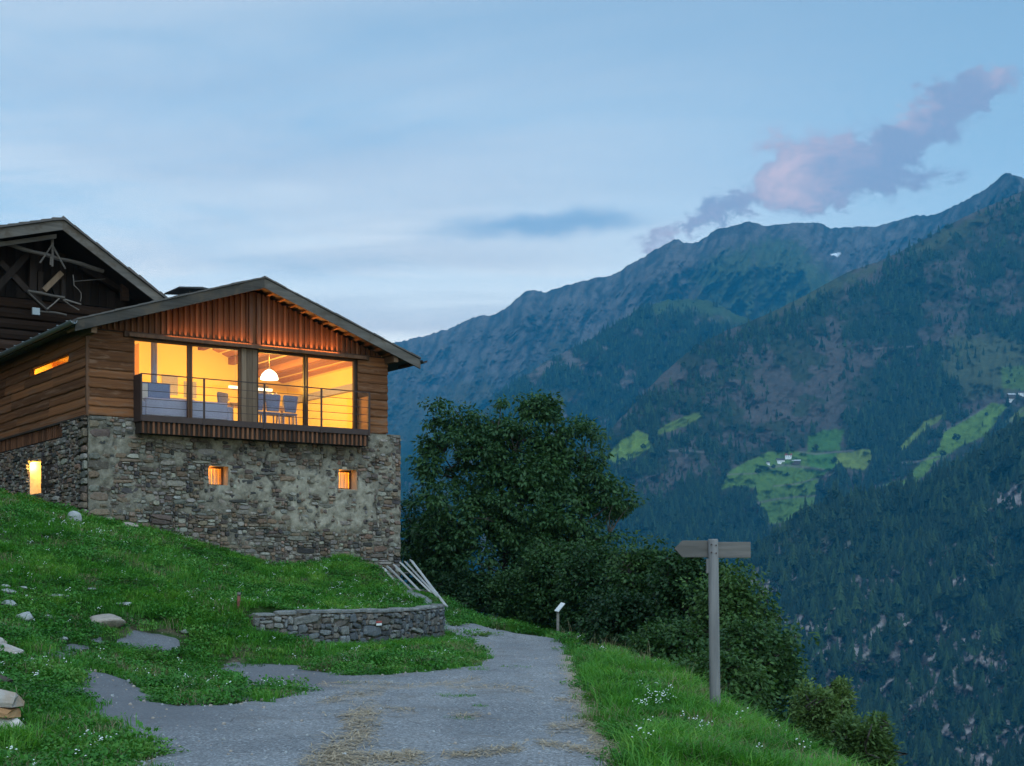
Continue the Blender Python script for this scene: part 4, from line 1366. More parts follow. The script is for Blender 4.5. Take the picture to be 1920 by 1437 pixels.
# side wall: rows set so that one row is the slot window
srows = [4.0, 4.24, 4.49, 4.75, 5.0, 5.24, 5.49, 5.76, 5.98, 6.24]
for i in range(len(srows) - 1):
    z0, z1 = srows[i], srows[i + 1]
    if i == 6:
        segs = [(0.0, 1.36), (4.86, 7.2), (7.2, SIDE_LEN)]
    else:
        cuts = [0.0]
        while cuts[-1] < SIDE_LEN:
            cuts.append(min(SIDE_LEN, cuts[-1] + rp.uniform(1.8, 4.0)))
        segs = list(zip(cuts[:-1], cuts[1:]))
    for a, b in segs:
        plank(0.0, b, z0, b - a - 0.004, z1 - z0, -math.pi / 2)
MB().box(-.05, .03, -.05, .03, 4.0, 6.24).build('corner_post', M_FRAME, house)
# boards behind the siding, so the storey is closed
MB().box(0.01, 1.15, 0.005, 0.10, 4.0, 6.2).box(7.56, 8.56, 0.005, 0.10, 4.0, 6.2).box(8.50, 8.56, 0.1, SIDE_LEN, 4.0, 6.28).box(0.01, 8.5, SIDE_LEN - .08, SIDE_LEN, 4.0, 6.2).box(0.005, .06, .10, 1.36, 4.0, 6.24).box(0.005, .06, 4.86, SIDE_LEN - .1, 4.0, 6.24).box(0.005, .06, 1.36, 4.86, 4.0, 5.48).box(0.005, .06, 1.36, 4.86, 5.77, 6.24).build('inner_boarding', M_DARKBOARD, house)
MB().poly_prism([(4.5, 7.55), (0.0, 6.1), (8.9, 6.0)], 'y', SIDE_LEN - .07, SIDE_LEN - .01).build('rear_gable', M_DARKBOARD, house)
# vertical battens under the side siding
strip = empty('side_batten_strip', parent=house)
MB().box(-.01, .03, 1.95, SIDE_LEN, 3.62, 4.0).build('backing_board', M_DARKBOARD, strip)
y = 2.0
me_sb = MB().box(-.045, -.012, -.025, .025, 0, 1).mesh('batten'); me_sb.materials.append(M_BATTEN)
while y < SIDE_LEN:
    link('batten', me_sb, None, strip, (0, y, 3.64), (0, 0, 0), (1, rp.uniform(.8, 1.2), 0.34)); y += rp.uniform(0.14, 0.19)
MB().box(-.09, .0, 0.0, SIDE_LEN, 3.965, 4.02).build('drip_board', M_DARKBOARD, strip)

# --- gable: boarding with proud battens
gable = empty('gable_cladding', parent=house)
GZ = 6.20
MB().poly_prism([(0.2, GZ), (8.4, GZ), (8.4, min(GZ + .02, 9)), (4.5, 7.62), (0.2, GZ + .05)], 'y', 0.0, 0.05).build('backing_board', M_BACKING, gable)
me_b = MB().box(-.028, .028, -.075, -.002, 0, 1).mesh('batten'); me_b.materials.append(M_BATTEN)
u = 0.36
while u < 8.25:
    if not (4.30 < u < 4.66):
        h = roof_under(u) - GZ - 0.02
        if h > 0.06:
            link('batten', me_b, None, gable, (u, 0, GZ + .01), (0, 0, 0), (rp.uniform(.85, 1.15), 1, h))
    u += 0.158 + rp.uniform(-.006, .006)
MB().box(4.32, 4.42, -.10, 0, GZ, 7.56).box(4.54, 4.64, -.10, 0, GZ, 7.56).build('king_post', M_FRAME, gable)
MB().box(0.9, 7.95, -.115, .0, 6.05, GZ).build('header_beam', M_FRAME, house, bevel=.01)

# --- roof
roof = empty('roof', parent=house)
ZR = 7.9
def ztop(u):
    return ZR - (0.325 * (4.5 - u) if u < 4.5 else 0.36 * (u - 4.5))
UL, UR = -0.48, 9.28
MB().poly_prism([(UL, ztop(UL) - .16), (4.5, ZR - .16), (4.5, ZR - .03), (UL, ztop(UL) - .03)], 'y', -.58, SIDE_LEN + .3).build('roof_slope', M_SHINGLE, roof)
MB().poly_prism([(4.502, ZR - .16), (UR, ztop(UR) - .16), (UR, ztop(UR) - .03), (4.502, ZR - .03)], 'y', -.58, SIDE_LEN + .3).build('roof_slope', M_SHINGLE, roof)
# ragged shingle rows along the verge
for (a, b) in ((UL, 4.5), (4.5, UR)):
    n = 16
    for i in range(n):
        u0 = a + (b - a) * i / n; u1 = a + (b - a) * (i + 1) / n + .02
        d = rp.uniform(.0, .03)
        MB().poly_prism([(u0, ztop(u0) - .028), (u1, ztop(u1) - .028), (u1, ztop(u1) + .004 + d * .4), (u0, ztop(u0) + .012 + d * .4)], 'y', -.66 - d, 1.0).build('shingle', M_SHINGLE, roof)
for (a, b) in ((UL - .03, 4.5), (4.5, UR + .03)):
    o = MB().poly_prism([(a, ztop(a) - .30), (b, ztop(b) - .30), (b, ztop(b) - .035), (a, ztop(a) - .035)], 'y', -.645, -.585).build('bargeboard', M_BARGE, roof, bevel=.006)
for (a, b) in ((UL + .1, 4.45), (4.55, UR - .1)):
    k = int(abs(b - a) / 0.31)
    for i in range(k + 1):
        uu = a + (b - a) * i / k
        ang = math.atan(0.325) if uu < 4.5 else -math.atan(0.36)
        zz = ztop(uu) - .16 - .045
        MB().box(-.035, .035, -.575, .35, -.04, .04).build('rafter', M_RAFTER, roof, loc=(uu, 0, zz), rot=(0, -ang, 0))
for uu in (-.02, 8.55):
    MB().box(uu - .07, uu + .07, -.57, .4, ztop(uu) - .44, ztop(uu) - .26).build('purlin', M_RAFTER, roof)
g = MB()
pr = []
for i in range(9):
    a = math.pi + math.pi * i / 8
    pr.append((math.cos(a) * .085, math.sin(a) * .085))
pr += [(math.cos(a) * .078, math.sin(a) * .078) for a in [2 * math.pi - math.pi * i / 8 for i in range(9)]]
MB().poly_prism([(UL - .09 + x, ztop(UL) - .06 + z) for x, z in pr], 'y', -.72, SIDE_LEN + .3).build('gutter', M_ZINC, roof)
MB().poly_prism([(UR + .09 + x, ztop(UR) - .08 + z) for x, z in pr], 'y', -.78, SIDE_LEN + .3).build('gutter', M_TIN, roof)
for yy in np.arange(-.4, SIDE_LEN, .75):
    MB().box(UL - .19, UL + .02, yy - .015, yy + .015, ztop(UL) - .05, ztop(UL) - .035).build('gutter_bracket', M_ZINC, roof)
ch = empty('chimney', parent=house)
MB().box(4.35, 4.95, 4.2, 4.8, 7.4, 8.14).build('stack', M_MORTAR, ch)
for a, b in ((4.36, 4.21), (4.89, 4.21), (4.36, 4.74), (4.89, 4.74)):
    MB().box(a, a + .06, b, b + .06, 8.14, 8.30).build('cap_leg', M_TIN, ch)
MB().poly_prism([(3.95, 8.30), (4.65, 8.36), (5.35, 8.30), (5.35, 8.34), (4.65, 8.41), (3.95, 8.34)], 'y', 3.9, 5.1).build('cap', M_TIN, ch)

# --- upper windows
def glass_mat(name, refl=1.0):
    m, t = new_mat(name)
    fr = t.add('ShaderNodeFresnel', ins={0: 1.45})
    tr = t.add('ShaderNodeBsdfTransparent', ins={0: (0.97, 0.98, 0.98)})
    gl = t.add('ShaderNodeBsdfGlossy', ins={0: (0.95, 0.95, 0.95), 1: 0.02})
    mx = t.add('ShaderNodeMixShader', ins={0: t.math('MULTIPLY', fr.outputs[0], refl, clamp=True)})
    t.l.new(tr.outputs[0], mx.inputs[1]); t.l.new(gl.outputs[0], mx.inputs[2])
    finish(t, mx)
    return m
M_GLASS = glass_mat('window_glass', 0.55)
def window(u0, u1, z0, z1, parent, y=0.02, fw=0.055):
    w = empty('window', parent=parent)
    fr = MB().box(u0, u0 + fw, y - .03, y + .05, z0, z1).box(u1 - fw, u1, y - .03, y + .05, z0, z1).box(u0 + fw, u1 - fw, y - .03, y + .05, z0, z0 + fw).box(u0 + fw, u1 - fw, y - .03, y + .05, z1 - fw, z1)
    fr.build('frame', M_FRAME, w)
    MB().box(u0 + fw, u1 - fw, y + .008, y + .020, z0 + fw, z1 - fw).build('pane', M_GLASS, w)
    return w
WZ0, WZ1 = 4.06, 6.05
for a, b in ((1.15, 2.68), (2.70, 4.11), (4.56, 6.02), (6.04, 7.56)):
    window(a, b, WZ0, WZ1, house)
post = empty('window_post', parent=house)
for a, b in ((4.11, 4.24), (4.245, 4.42), (4.425, 4.56)):
    MB().box(a, b, -.06 - rp.uniform(0, .012), .10, 4.0, 6.05).build('board', M_POST, post)
MB().box(1.1, 7.6, -.02, .12, 3.98, 4.06).build('sill', M_FRAME, house)
# slot window in the side wall
w = empty('slot_window', parent=house)
MB().box(-.03, .08, 1.36, 1.40, 5.49, 5.76).box(-.03, .08, 4.82, 4.86, 5.49, 5.76).box(-.03, .08, 1.40, 4.82, 5.49, 5.53).box(-.03, .08, 1.40, 4.82, 5.72, 5.76).build('frame', M_SIDING, w)
MB().box(.045, .055, 1.40, 4.82, 5.53, 5.72).build('pane', M_GLASS, w)

# --- balcony
bal = empty('balcony', parent=house)
BF = -0.55
M_DECK = wood_mat('deck_board', (0.05, 0.03, 0.02), (0.13, 0.08, 0.05), 0, 14.0)
MB().box(1.2, 7.7, BF + .02, -.02, 3.93, 3.99).build('deck', M_DECK, bal)
MB().box(1.18, 7.72, BF - .02, BF + .02, 3.90, 4.055).build('edge_channel', M_STEEL, bal)
MB().box(1.2, 7.7, BF + .06, -.01, 3.60, 3.92).build('fascia_backing', M_DARKBOARD, bal)
me_f = MB().box(-.026, .026, -.045, .0, 0, 1).mesh('batten'); me_f.materials.append(M_BATTEN)
u = 1.24
while u < 7.7:
    link('fascia_batten', me_f, None, bal, (u, BF + .058, 3.60), (0, 0, 0), (rp.uniform(.85, 1.2), 1, rp.uniform(.285, .30))); u += 0.135
MB().box(1.16, 1.20, BF - .02, -.06, 3.90, 5.09).build('side_panel', M_STEEL, bal)
MB().box(7.66, 7.72, BF + .02, -.05, 4.06, 4.98).build('side_panel', M_BEAM, bal)  # lighter orange wood puts the window glow into the panel colour
MB().box(1.17, 7.72, BF - .02, BF + .02, 5.075, 5.10).build('top_rail', M_STEEL, bal)
for z in (4.255, 4.46, 4.665, 4.87):
    MB().box(1.20, 7.70, BF - .006, BF + .006, z - .007, z + .007).build('rail_bar', M_STEEL, bal)
for uu in (2.84, 4.53, 6.21, 7.69):
    MB().box(uu - .028, uu + .028, BF - .034, BF - .021, 3.88, 5.075).build('rail_post', M_STEEL, bal)

# --- rooms
def warm_wall(name, col):
    return plain_mat(name, col, 0.9, 0.0, 0.04, 2.0, 0.1)
M_ROOM = warm_wall('room_plaster', (0.80, 0.60, 0.20))
M_CEIL = warm_wall('room_ceiling', (0.82, 0.62, 0.22))
M_FLOOR = plain_mat('room_floor', (0.40, 0.30, 0.20), 0.5, 0, 0.15, 3.0)
RD = 6.2
MB().box(0.11, 8.45, .12, RD, 3.97, 4.02).build('room_floor', M_FLOOR, house)
MB().poly_prism([(.07, 3.97), (8.49, 3.97), (8.49, ztop(8.49) - .30), (4.5, ZR - .30), (.07, ztop(.07) - .30)], 'y', RD, RD + .08).box(0.07, .11, .10, 1.36, 4.02, 6.3).box(0.07, .11, 4.86, RD, 4.02, 6.3).box(0.07, .11, 1.36, 4.86, 4.02, 5.48).box(.07, .11, 1.36, 4.86, 5.77, 6.3).box(8.45, 8.49, .10, RD, 4.02, 6.25).box(.11, 1.14, .105, .13, 4.02, 6.06).box(7.57, 8.45, .105, .13, 4.02, 6.06).poly_prism([(.11, 6.06), (8.45, 6.06), (8.45, ztop(8.45) - .34), (4.5, ZR - .34), (.11, ztop(.11) - .34)], 'y', .105, .13).build('room_wall', M_ROOM, house)
MB().poly_prism([(0.05, ztop(.05) - .36), (4.5, ZR - .36), (4.5, ZR - .33), (0.05, ztop(.05) - .33)], 'y', .06, RD + .08).poly_prism([(4.501, ZR - .36), (8.5, ztop(8.5) - .36), (8.5, ztop(8.5) - .33), (4.501, ZR - .33)], 'y', .06, RD + .08).build('room_ceiling', M_CEIL, house)
for uu in (5.55, 6.55, 7.45, 2.4):
    MB().box(uu - .10, uu + .10, .14, RD, ztop(uu) - .58, ztop(uu) - .38).build('ceiling_beam', M_BEAM, house)
M_PILLAR = plain_mat('pillar_paint', (0.30, 0.30, 0.42), 0.6)
MB().box(8.30, 8.45, .6, RD, 5.42, 5.62).build('wall_beam', M_PILLAR, house)
for kk in range(11):
    ua = 5.0 + kk * .31
    MB().poly_prism([(ua, ztop(ua) - .40), (ua + .2, ztop(ua + .2) - .40), (ua + .2, ztop(ua + .2) - .362), (ua, ztop(ua) - .362)], 'y', .14, RD - .01).build('ceiling_board', M_BEAM, house)
MB().box(1.0, 1.12, RD - .05, RD - .002, 4.02, 6.2).box(2.0, 2.12, RD - .05, RD - .002, 4.02, 6.2).box(1.12, 2.0, RD - .05, RD - .002, 6.08, 6.2).build('door_frame', M_BEAM, house)
for pu_, pz_, pw_, ph_ in ((4.3, 5.5, .5, .6), (5.0, 5.45, .4, .5), (7.2, 5.55, .6, .45)):
    MB().box(pu_, pu_ + pw_, RD - .03, RD - .002, pz_, pz_ + ph_).build('wall_picture', M_PILLAR, house)
MB().tube([(2.06, .9, 4.0), (2.06, .9, 6.85)], .085, 14).build('pillar', M_PILLAR, house, smooth=True)
MB().box(3.3, 3.42, 5.4, RD, 4.02, 6.85).build('partition', M_ROOM, house)

# --- lamps and added lights
def emit_mat(name, col, s):
    m, t = new_mat(name)
    e = t.add('ShaderNodeEmission', ins={0: col, 1: s})
    finish(t, e)
    return m
WARM = (1.0, 0.50, 0.05)
def point(name, loc, power, col=WARM, r=0.06, parent=house):
    d = bpy.data.lights.new(name, 'POINT'); d.energy = power; d.color = col; d.shadow_soft_size = r
    o = bpy.data.objects.new(name, d); COL.objects.link(o); o.location = loc; o.parent = parent
    return o
def hw(u, v, z):
    p = H0 + HU * u + HV * v
    return (p[0], p[1], EYE + z)
M_SHADE = emit_mat('lamp_shade_glow', (1.0, 0.84, 0.56), 3.0)
M_CORD = plain_mat('lamp_cord', (0.3, 0.28, 0.25), 0.6)
pu, pz = UZ(505, 712, 1.6)
lamp = empty('pendant_lamp', hw(pu, 1.6, pz)); tag(lamp, 'white dome pendant lamp glowing behind the third window pane', 'lamp')
MB().lathe([(.25, 0), (.245, .06), (.20, .16), (.12, .24), (.04, .28), (.0, .285)], 20).build('lamp_shade', M_SHADE, lamp, smooth=True)
MB().tube([(0, 0, .28), (0, 0, 7.2 - pz)], .006, 6).build('cord', M_CORD, lamp)
MB().lathe([(.0, .335), (.035, .33), (.035, .28), (0.0, .28)], 10).build('cap', M_CORD, lamp)
LAMP_P = point('pendant_light', (0, 0, -.10), 120, parent=lamp, r=.1)
LAMP_U = point('pendant_glow', (.0, .0, .55), 30, parent=lamp, r=.12)
su, sz = UZ(424, 716, 3.2)
ul = empty('uplight_lamp', hw(su, 3.2, 4.02)); tag(ul, 'floor uplighter throwing a bright patch on the ceiling behind the second pane', 'lamp')
MB().lathe([(.0, 0), (.14, 0), (.14, .02), (.015, .03), (.015, .98), (.10, 1.04), (.13, 1.1)], 14).build('stand', M_CORD, ul, smooth=True)
point('uplight_light', (0, 0, 1.35), 210, (1.0, 0.62, 0.20), .08, ul)
wlp = empty('added_wall_lamp', hw(.35, 5.9, 5.35), HA); tag(wlp, 'small wall lamp added to light the long slot window from inside', 'lamp')  # lamp added so that the slot window glows
MB().lathe([(.0, 0), (.06, .02), (.085, .10), (.06, .18), (0, .2)], 12).build('lamp_shade', M_SHADE, wlp, smooth=True)
MB().box(-.03, .03, .0, .28, .07, .12).build('bracket', M_CORD, wlp)
point('added_wall_light', (.15, -.25, .25), 45, (1.0, .38, .06), .06, wlp)
tu, tz = UZ(470, 731, 4.6)
dl = empty('streak_bar', hw(tu, 4.6, tz), HA); tag(dl, 'long glowing bar added far back in the room as a bright streak behind the centre post', 'lamp')
MB().box(-.7, .7, -.04, .04, 0, .07).build('tube', emit_mat('streak_glow', (1.0, .80, .46), 1.8), dl)  # emissive bar added to show a bright reflected streak
MB().tube([(-.5, 0, .07), (-.5, 0, 7.1 - tz)], .005, 5).tube([(.5, 0, .07), (.5, 0, 7.1 - tz)], .005, 5).build('cord', M_CORD, dl)
# light strip on top of the header beam, washing the gable battens
strip_l = empty('gable_light_strip', parent=house)
MB().box(1.0, 7.8, -.205, -.118, 6.06, 6.10).box(1.0, 7.8, -.215, -.205, 6.06, 6.145).build('tray', M_FRAME, strip_l)
for uu, pw in ((2.6, 5.5), (3.8, 8.5), (5.2, 13), (6.4, 12)):
    d = bpy.data.lights.new('gable_light', 'AREA'); d.shape = 'RECTANGLE'; d.size = 1.1; d.size_y = .03; d.energy = pw; d.color = (1.0, .36, .08)
    o = bpy.data.objects.new('gable_light', d); COL.objects.link(o); o.parent = strip_l
    o.location = (uu, -.17, 6.115); o.rotation_euler = (math.pi - .10, 0, 0)

# --- furniture seen through the glass
M_BLUE = plain_mat('blue_grey_paint', (0.16, 0.19, 0.34), 0.6)
M_CHAIR = plain_mat('chair_fabric', (0.17, 0.18, 0.30), 0.8)
M_TABLE = wood_mat('table_wood', (0.30, 0.2, 0.12), (0.5, 0.36, 0.22), 0, 8.0, 0.5)
M_CUSH = plain_mat('pale_cloth', (0.62, 0.55, 0.5), 0.9)
cab = empty('cabinet', hw(1.75, .75, 4.02), HA); tag(cab, 'blue cabinet with a pale middle door behind the balcony side panel', 'cabinet')
MB().box(-.62, .62, -.2, .25, 0, 1.02).build('body', M_BLUE, cab, bevel=.01)
MB().box(-.30, .0, -.222, -.2, .05, .97).build('door', M_CUSH, cab)
MB().box(.02, .60, -.222, -.2, .05, .97).build('door', M_BLUE, cab)
tb = empty('dining_table', hw(5.35, 1.65, 4.02), HA); tag(tb, 'wooden dining table under the dome pendant lamp', 'table')
MB().box(-1.0, 1.0, -.42, .42, .70, .74).build('tabletop', M_TABLE, tb)
for x in (-.92, .92):
    for yy in (-.36, .36):
        MB().box(x - .03, x + .03, yy - .03, yy + .03, 0, .70).build('leg', M_TABLE, tb)
def chair(u, v, rz, label):
    c = empty('dining_chair', hw(u, v, 4.02), HA + rz); tag(c, label, 'chair', 'dining chairs behind the glazing')
    MB().box(-.22, .22, -.22, .22, .43, .48).build('seat', M_CHAIR, c, bevel=.01)
    MB().poly_prism([(-.17, .50), (.17, .50), (.23, .92), (.20, .97), (-.20, .97), (-.23, .92)], 'y', -.24, -.19).build('backrest', M_CHAIR, c, bevel=.01)
    for x in (-.19, .19):
        for yy in (-.19, .19):
            MB().beam((x, yy, .43), (x * 1.1, yy * 1.1, 0), .03, .03).build('leg', M_CHAIR, c)
chair(3.95, 1.25, 0.5, 'blue grey chair standing alone by the second window pane')
chair(4.85, .85, 0.05, 'blue grey dining chair nearest the centre post')
chair(5.35, .85, -.04, 'blue grey dining chair in the middle of the near table side')
chair(5.86, .85, .06, 'blue grey dining chair at the near right corner of the table')
sf = empty('sofa', hw(2.75, .72, 4.02), HA); tag(sf, 'long lavender sofa standing along the first two window panes', 'sofa')
M_SOFA = plain_mat('lavender_cloth', (.36, .34, .46), .9)
MB().box(-1.15, 1.15, -.32, .32, .10, .36).build('seat', M_SOFA, sf, bevel=.04)
MB().box(-1.15, 1.15, -.40, -.24, .12, .60).build('backrest', M_SOFA, sf, bevel=.04)
for x in (-1.22, 1.22):
    MB().box(x - .08, x + .08, -.40, .34, .08, .50).build('armrest', M_SOFA, sf, bevel=.03)
for x in (-1.1, 1.1):
    for yy in (-.3, .28):
        MB().box(x - .03, x + .03, yy - .03, yy + .03, 0, .10).build('leg', M_CHAIR, sf)
sb = empty('sideboard', hw(2.7, 2.1, 4.02), HA); tag(sb, 'pale sideboard standing behind the round pillar', 'sideboard')
MB().box(-.9, .9, -.22, .22, .08, .84).build('body', M_CUSH, sb, bevel=.01)
for x in (-.8, .8):
    MB().box(x - .03, x + .03, -.18, .18, 0, .08).build('leg', M_CHAIR, sb)
vs = empty('flower_vase', hw(5.75, 1.5, 4.76)); tag(vs, 'white vase with pale blossoms on the dining table', 'vase')
MB().lathe([(0, 0), (.05, 0), (.065, .08), (.03, .16), (.04, .19)], 12).build('vase', M_CUSH, vs, smooth=True)
bm = MB()
for i in range(26):
    a = rp.random() * 6.28; r0 = rp.uniform(.02, .14); zc = rp.uniform(.22, .40); s = .022
    bm.box(r0 * math.cos(a) - s, r0 * math.cos(a) + s, r0 * math.sin(a) - s, r0 * math.sin(a) + s, zc - s, zc + s)
bm.build('blossoms', M_CUSH, vs)

# --- small lower windows with deep reveals, and the lit cells behind them
M_REVEAL = plain_mat('rough_reveal', (0.42, 0.34, 0.25), 0.95, 0, 0.35, 12.0)
M_CURT = wood_mat('curtain_linen', (0.60, 0.45, 0.25), (0.85, 0.70, 0.45), 2, 14.0, 0.9)
for a, b, z0, z1 in WIN_LOW:
    w = empty('small_window', parent=house)
    MB().box(a - .08, a, -.02, .42, z0 - .08, z1 + .08).box(b, b + .08, -.02, .42, z0 - .08, z1 + .08).box(a, b, -.02, .42, z0 - .08, z0).box(a, b, -.02, .42, z1, z1 + .08).build('reveal', M_REVEAL, w)
    MB().box(a, a + .05, .30, .36, z0, z1).box(b - .05, b, .30, .36, z0, z1).box(a + .05, b - .05, .30, .36, z0, z0 + .05).box(a + .05, b - .05, .30, .36, z1 - .05, z1).build('frame', M_FRAME, w)
    MB().box(a + .05, b - .05, .325, .335, z0 + .05, z1 - .05).build('pane', M_GLASS, w)
    c = MB()
    n = 22
    for i in range(n):
        x0 = a - .02 + (b - a + .04) * i / n; x1 = a - .02 + (b - a + .04) * (i + 1) / n
        yy = .50 + .02 * math.sin(i * 1.9)
        c.box(x0, x1 - .002, yy, yy + .01, z0 - .05, z1 + .05)
    c.build('curtain', M_CURT, w)
    # the cell of the stable behind
    MB().box(a - .5, b + .5, 1.6, 1.65, z0 - .7, z1 + .5).box(a - .55, a - .5, .42, 1.65, z0 - .7, z1 + .5).box(b + .5, b + .55, .42, 1.65, z0 - .7, z1 + .5).box(a - .5, b + .5, .42, 1.6, z0 - .75, z0 - .7).box(a - .5, b + .5, .42, 1.6, z1 + .5, z1 + .55).box(a - .5, a - .08, .40, .42, z0 - .7, z1 + .5).box(b + .08, b + .5, .40, .42, z0 - .7, z1 + .5).box(a - .08, b + .08, .40, .42, z0 - .7, z0 - .08).box(a - .08, b + .08, .40, .42, z1 + .08, z1 + .5).build('inner_room', M_ROOM, w)
    point('room_light', ((a + b) / 2 - .15, .9, z1 + .25), 60, (1.0, .46, .085), .05)
    # weak warm point light just under the reveal soffit
    point('reveal_light', ((a + b) / 2 - .12, .24, z1 - .06), 1.1, (1.0, .42, .07), .02)
v0, v1, z0, z1 = SIDE_WIN
w = empty('side_window', parent=house)
MB().box(-.02, .42, v0 - .06, v0, z0 - .06, z1 + .06).box(-.02, .42, v1, v1 + .06, z0 - .06, z1 + .06).box(-.02, .42, v0, v1, z0 - .06, z0).box(-.02, .42, v0, v1, z1, z1 + .06).build('reveal', M_REVEAL, w)
MB().box(-.09, .0, v0 - .05, v1 + .08, z0 - .06, z0 - .012).build('sill', M_GREYWOOD, w)
MB().box(-.075, -.035, v0 - 1.12, v0 - .01, z0 - .04, z1 + .04).build('shutter', M_DARKBOARD, w, bevel=.006)
for zz in (z0 + .12, z1 - .16):
    MB().box(-.095, -.076, v0 - 1.05, v0 - .06, zz, zz + .08).build('shutter_batten', M_DARKBOARD, w)
MB().box(.42, .45, v0 - .5, v0, z0 - .5, z1 + .5).box(.42, .45, v1, v1 + .5, z0 - .5, z1 + .5).box(.42, .45, v0, v1, z0 - .5, z0).box(.42, .45, v0, v1, z1, z1 + .5).box(1.7, 1.75, v0 - .5, v1 + .5, z0 - .5, z1 + .5).box(.45, 1.7, v0 - .55, v0 - .5, z0 - .5, z1 + .5).box(.45, 1.7, v1 + .5, v1 + .55, z0 - .5, z1 + .5).box(.45, 1.7, v0 - .5, v1 + .5, z0 - .55, z0 - .5).box(.45, 1.7, v0 - .5, v1 + .5, z1 + .5, z1 + .55).build('inner_room', M_ROOM, w)
# split logs stacked behind the opening
lg = MB()
me_log = MB().tube([(-.2, 0, 0), (.2, 0, 0)], .5, 7).mesh('log'); me_log.materials.append(M_GREYWOOD)
yy = v0 - .1; 
for k in range(9):
    zz = z0 - .25 + .14 * k
    yq = v0 - .2 + (.07 if k % 2 else 0)
    while yq < v1 + .3:
        s = rp.uniform(.10, .15)
        link('log', me_log, None, w, (.95 + rp.uniform(-.06, .06), yq, zz), (rp.random() * 6, rp.uniform(-.1, .1), rp.uniform(-.1, .1)), (1, s, s)); yq += .14
point('woodstore_light', (.62, (v0 + v1) / 2, z1 + .2), 60, (1.0, .58, .12), .05)
point('added_spill_light', (.03, v1 - .12, z1 - .09), 22, (1.0, .58, .12), .05)  # light added in the reveal, without a lamp, to brighten the grass outside

# ---------------------------------------------------------------- old barn behind
BV = 7.8
barn = empty('old_barn', hw(0, 9.6, 0), HA)
tag(barn, 'old dark timber barn with steep gable and hanging poles behind the farmhouse', 'barn')
def BL(px, py, v):
    """photo pixel on plane v -> barn-local point"""
    u, z = UZ(px, py, v)
    return (u, v - 9.6, z)
(ru, _, rz), (au, _, az), (lu, _, lz) = BL(117, 409, BV), BL(300, 551, BV), BL(0, 425, BV)
sr = (rz - az) / (au - ru); sl = (rz - lz) / (ru - lu)
def bz(u):
    return rz - (sr * (u - ru) if u > ru else sl * (ru - u))
M_BARNLOG = wood_mat('barn_log', (0.020, 0.012, 0.009), (0.060, 0.033, 0.022), 0, 8.0, 0.9, 0.015)
M_BARNDARK = wood_mat('barn_boarding', (0.012, 0.009, 0.008), (0.036, 0.025, 0.020), 2, 9.0, 0.9)
M_POLE = wood_mat('weathered_pole', (0.06, 0.05, 0.045), (0.19, 0.165, 0.145), 0, 20.0, 0.9)
broof = empty('roof', parent=barn)
BU0, BU1 = -6.0, 7.2
for a, b in ((BU0, ru), (ru, BU1)):
    e = .001 if a == ru else 0
    MB().poly_prism([(a + e, bz(a) - .22), (b, bz(b) - .22), (b, bz(b) - .05), (a + e, bz(a) - .05)], 'y', BV - 9.6 + .06, 8).build('roof_slope', M_BARNDARK, broof)
    MB().poly_prism([(a, bz(a) - .36), (b, bz(b) - .36), (b, bz(b) - .06), (a, bz(a) - .06)], 'y', BV - 9.6 - .03, BV - 9.6 + .04).build('bargeboard', M_BARGE, broof)
    n = int(abs(b - a) / .32)
    for i in range(n):
        u0 = a + (b - a) * i / n; u1 = a + (b - a) * (i + 1) / n + .03
        q = rp.uniform(0, .04)
        MB().poly_prism([(u0, bz(u0) - .048), (u1, bz(u1) - .048), (u1, bz(u1) + .0 + q * .5), (u0, bz(u0) + .02 + q)], 'y', BV - 9.6 - .09 - q, 1.0).build('shingle', M_SHINGLE, broof)
MB().poly_prism([(BU0, bz(BU0) - .55), (ru - .1, bz(ru - .1) - .55), (ru - .1, bz(ru - .1) - .42), (BU0, bz(BU0) - .42)], 'y', BV - 9.6 + .25, BV - 9.6 + .33).build('inner_board', M_BARGE, broof)
# front wall of vertical boards above, logs below
bw = empty('front_wall', parent=barn)
u = -6.0
while u < 6.6:
    w_ = rp.uniform(.20, .34)
    top = min(bz(u), bz(u + w_)) - .24
    MB().box(u, u + w_ - .012, -rp.uniform(0, .03), .06, 8.6, top).build('board', M_BARNDARK, bw) if top > 8.65 else None
    u += w_
for k in range(20):
    z = 2.0 + k * .33
    MB().tube([(-6.0, .10, z + .165), (6.6, .10, z + .165)], .175, 8).build('log', M_BARNLOG, bw)
MB().box(-6, 6.6, .2, 8, 1.5, 8.4).build('barn_body', M_BARNDARK, barn)
MB().poly_prism([(-6, 8.4), (6.6, 8.4), (6.6, bz(6.6) - .25), (ru, rz - .25), (-6, bz(-6) - .25)], 'y', .08, 7.8).build('loft_body', M_BARNDARK, barn)
fr = empty('gable_frame', parent=barn)
def pole(name, p0, p1, v, r, mat=None, sides=7, v2=None, wob=.02):
    a = Vector(BL(*p0, v)); b = Vector(BL(*p1, v2 if v2 is not None else v))
    n = max(2, int((b - a).length / .35))
    pts = [a.lerp(b, i / n) + Vector((rp.uniform(-wob, wob), rp.uniform(-wob, wob), rp.uniform(-wob, wob))) for i in range(n + 1)]
    rr = [r * .78 * rp.uniform(.8, 1.2) for _ in pts]
    MB().tube(pts, rr, sides).build(name, mat or M_POLE, fr, smooth=False)
def brace(p0, p1, v, w, mat=None):
    MB().beam(BL(*p0, v), BL(*p1, v), w, w).build('brace', mat or M_BARNDARK, fr)
pole('hanging_pole', (-25, 448), (195, 508), 8.35, .075)
pole('forked_branch', (97, 447), (99, 500), 8.3, .055)
pole('forked_branch', (98, 458), (74, 494), 8.28, .035)
pole('forked_branch', (98, 458), (122, 505), 8.28, .035)
pole('forked_branch', (96, 480), (96, 498), 8.28, .04)
pole('rack_pole', (53, 546), (120, 560), 8.5, .055)
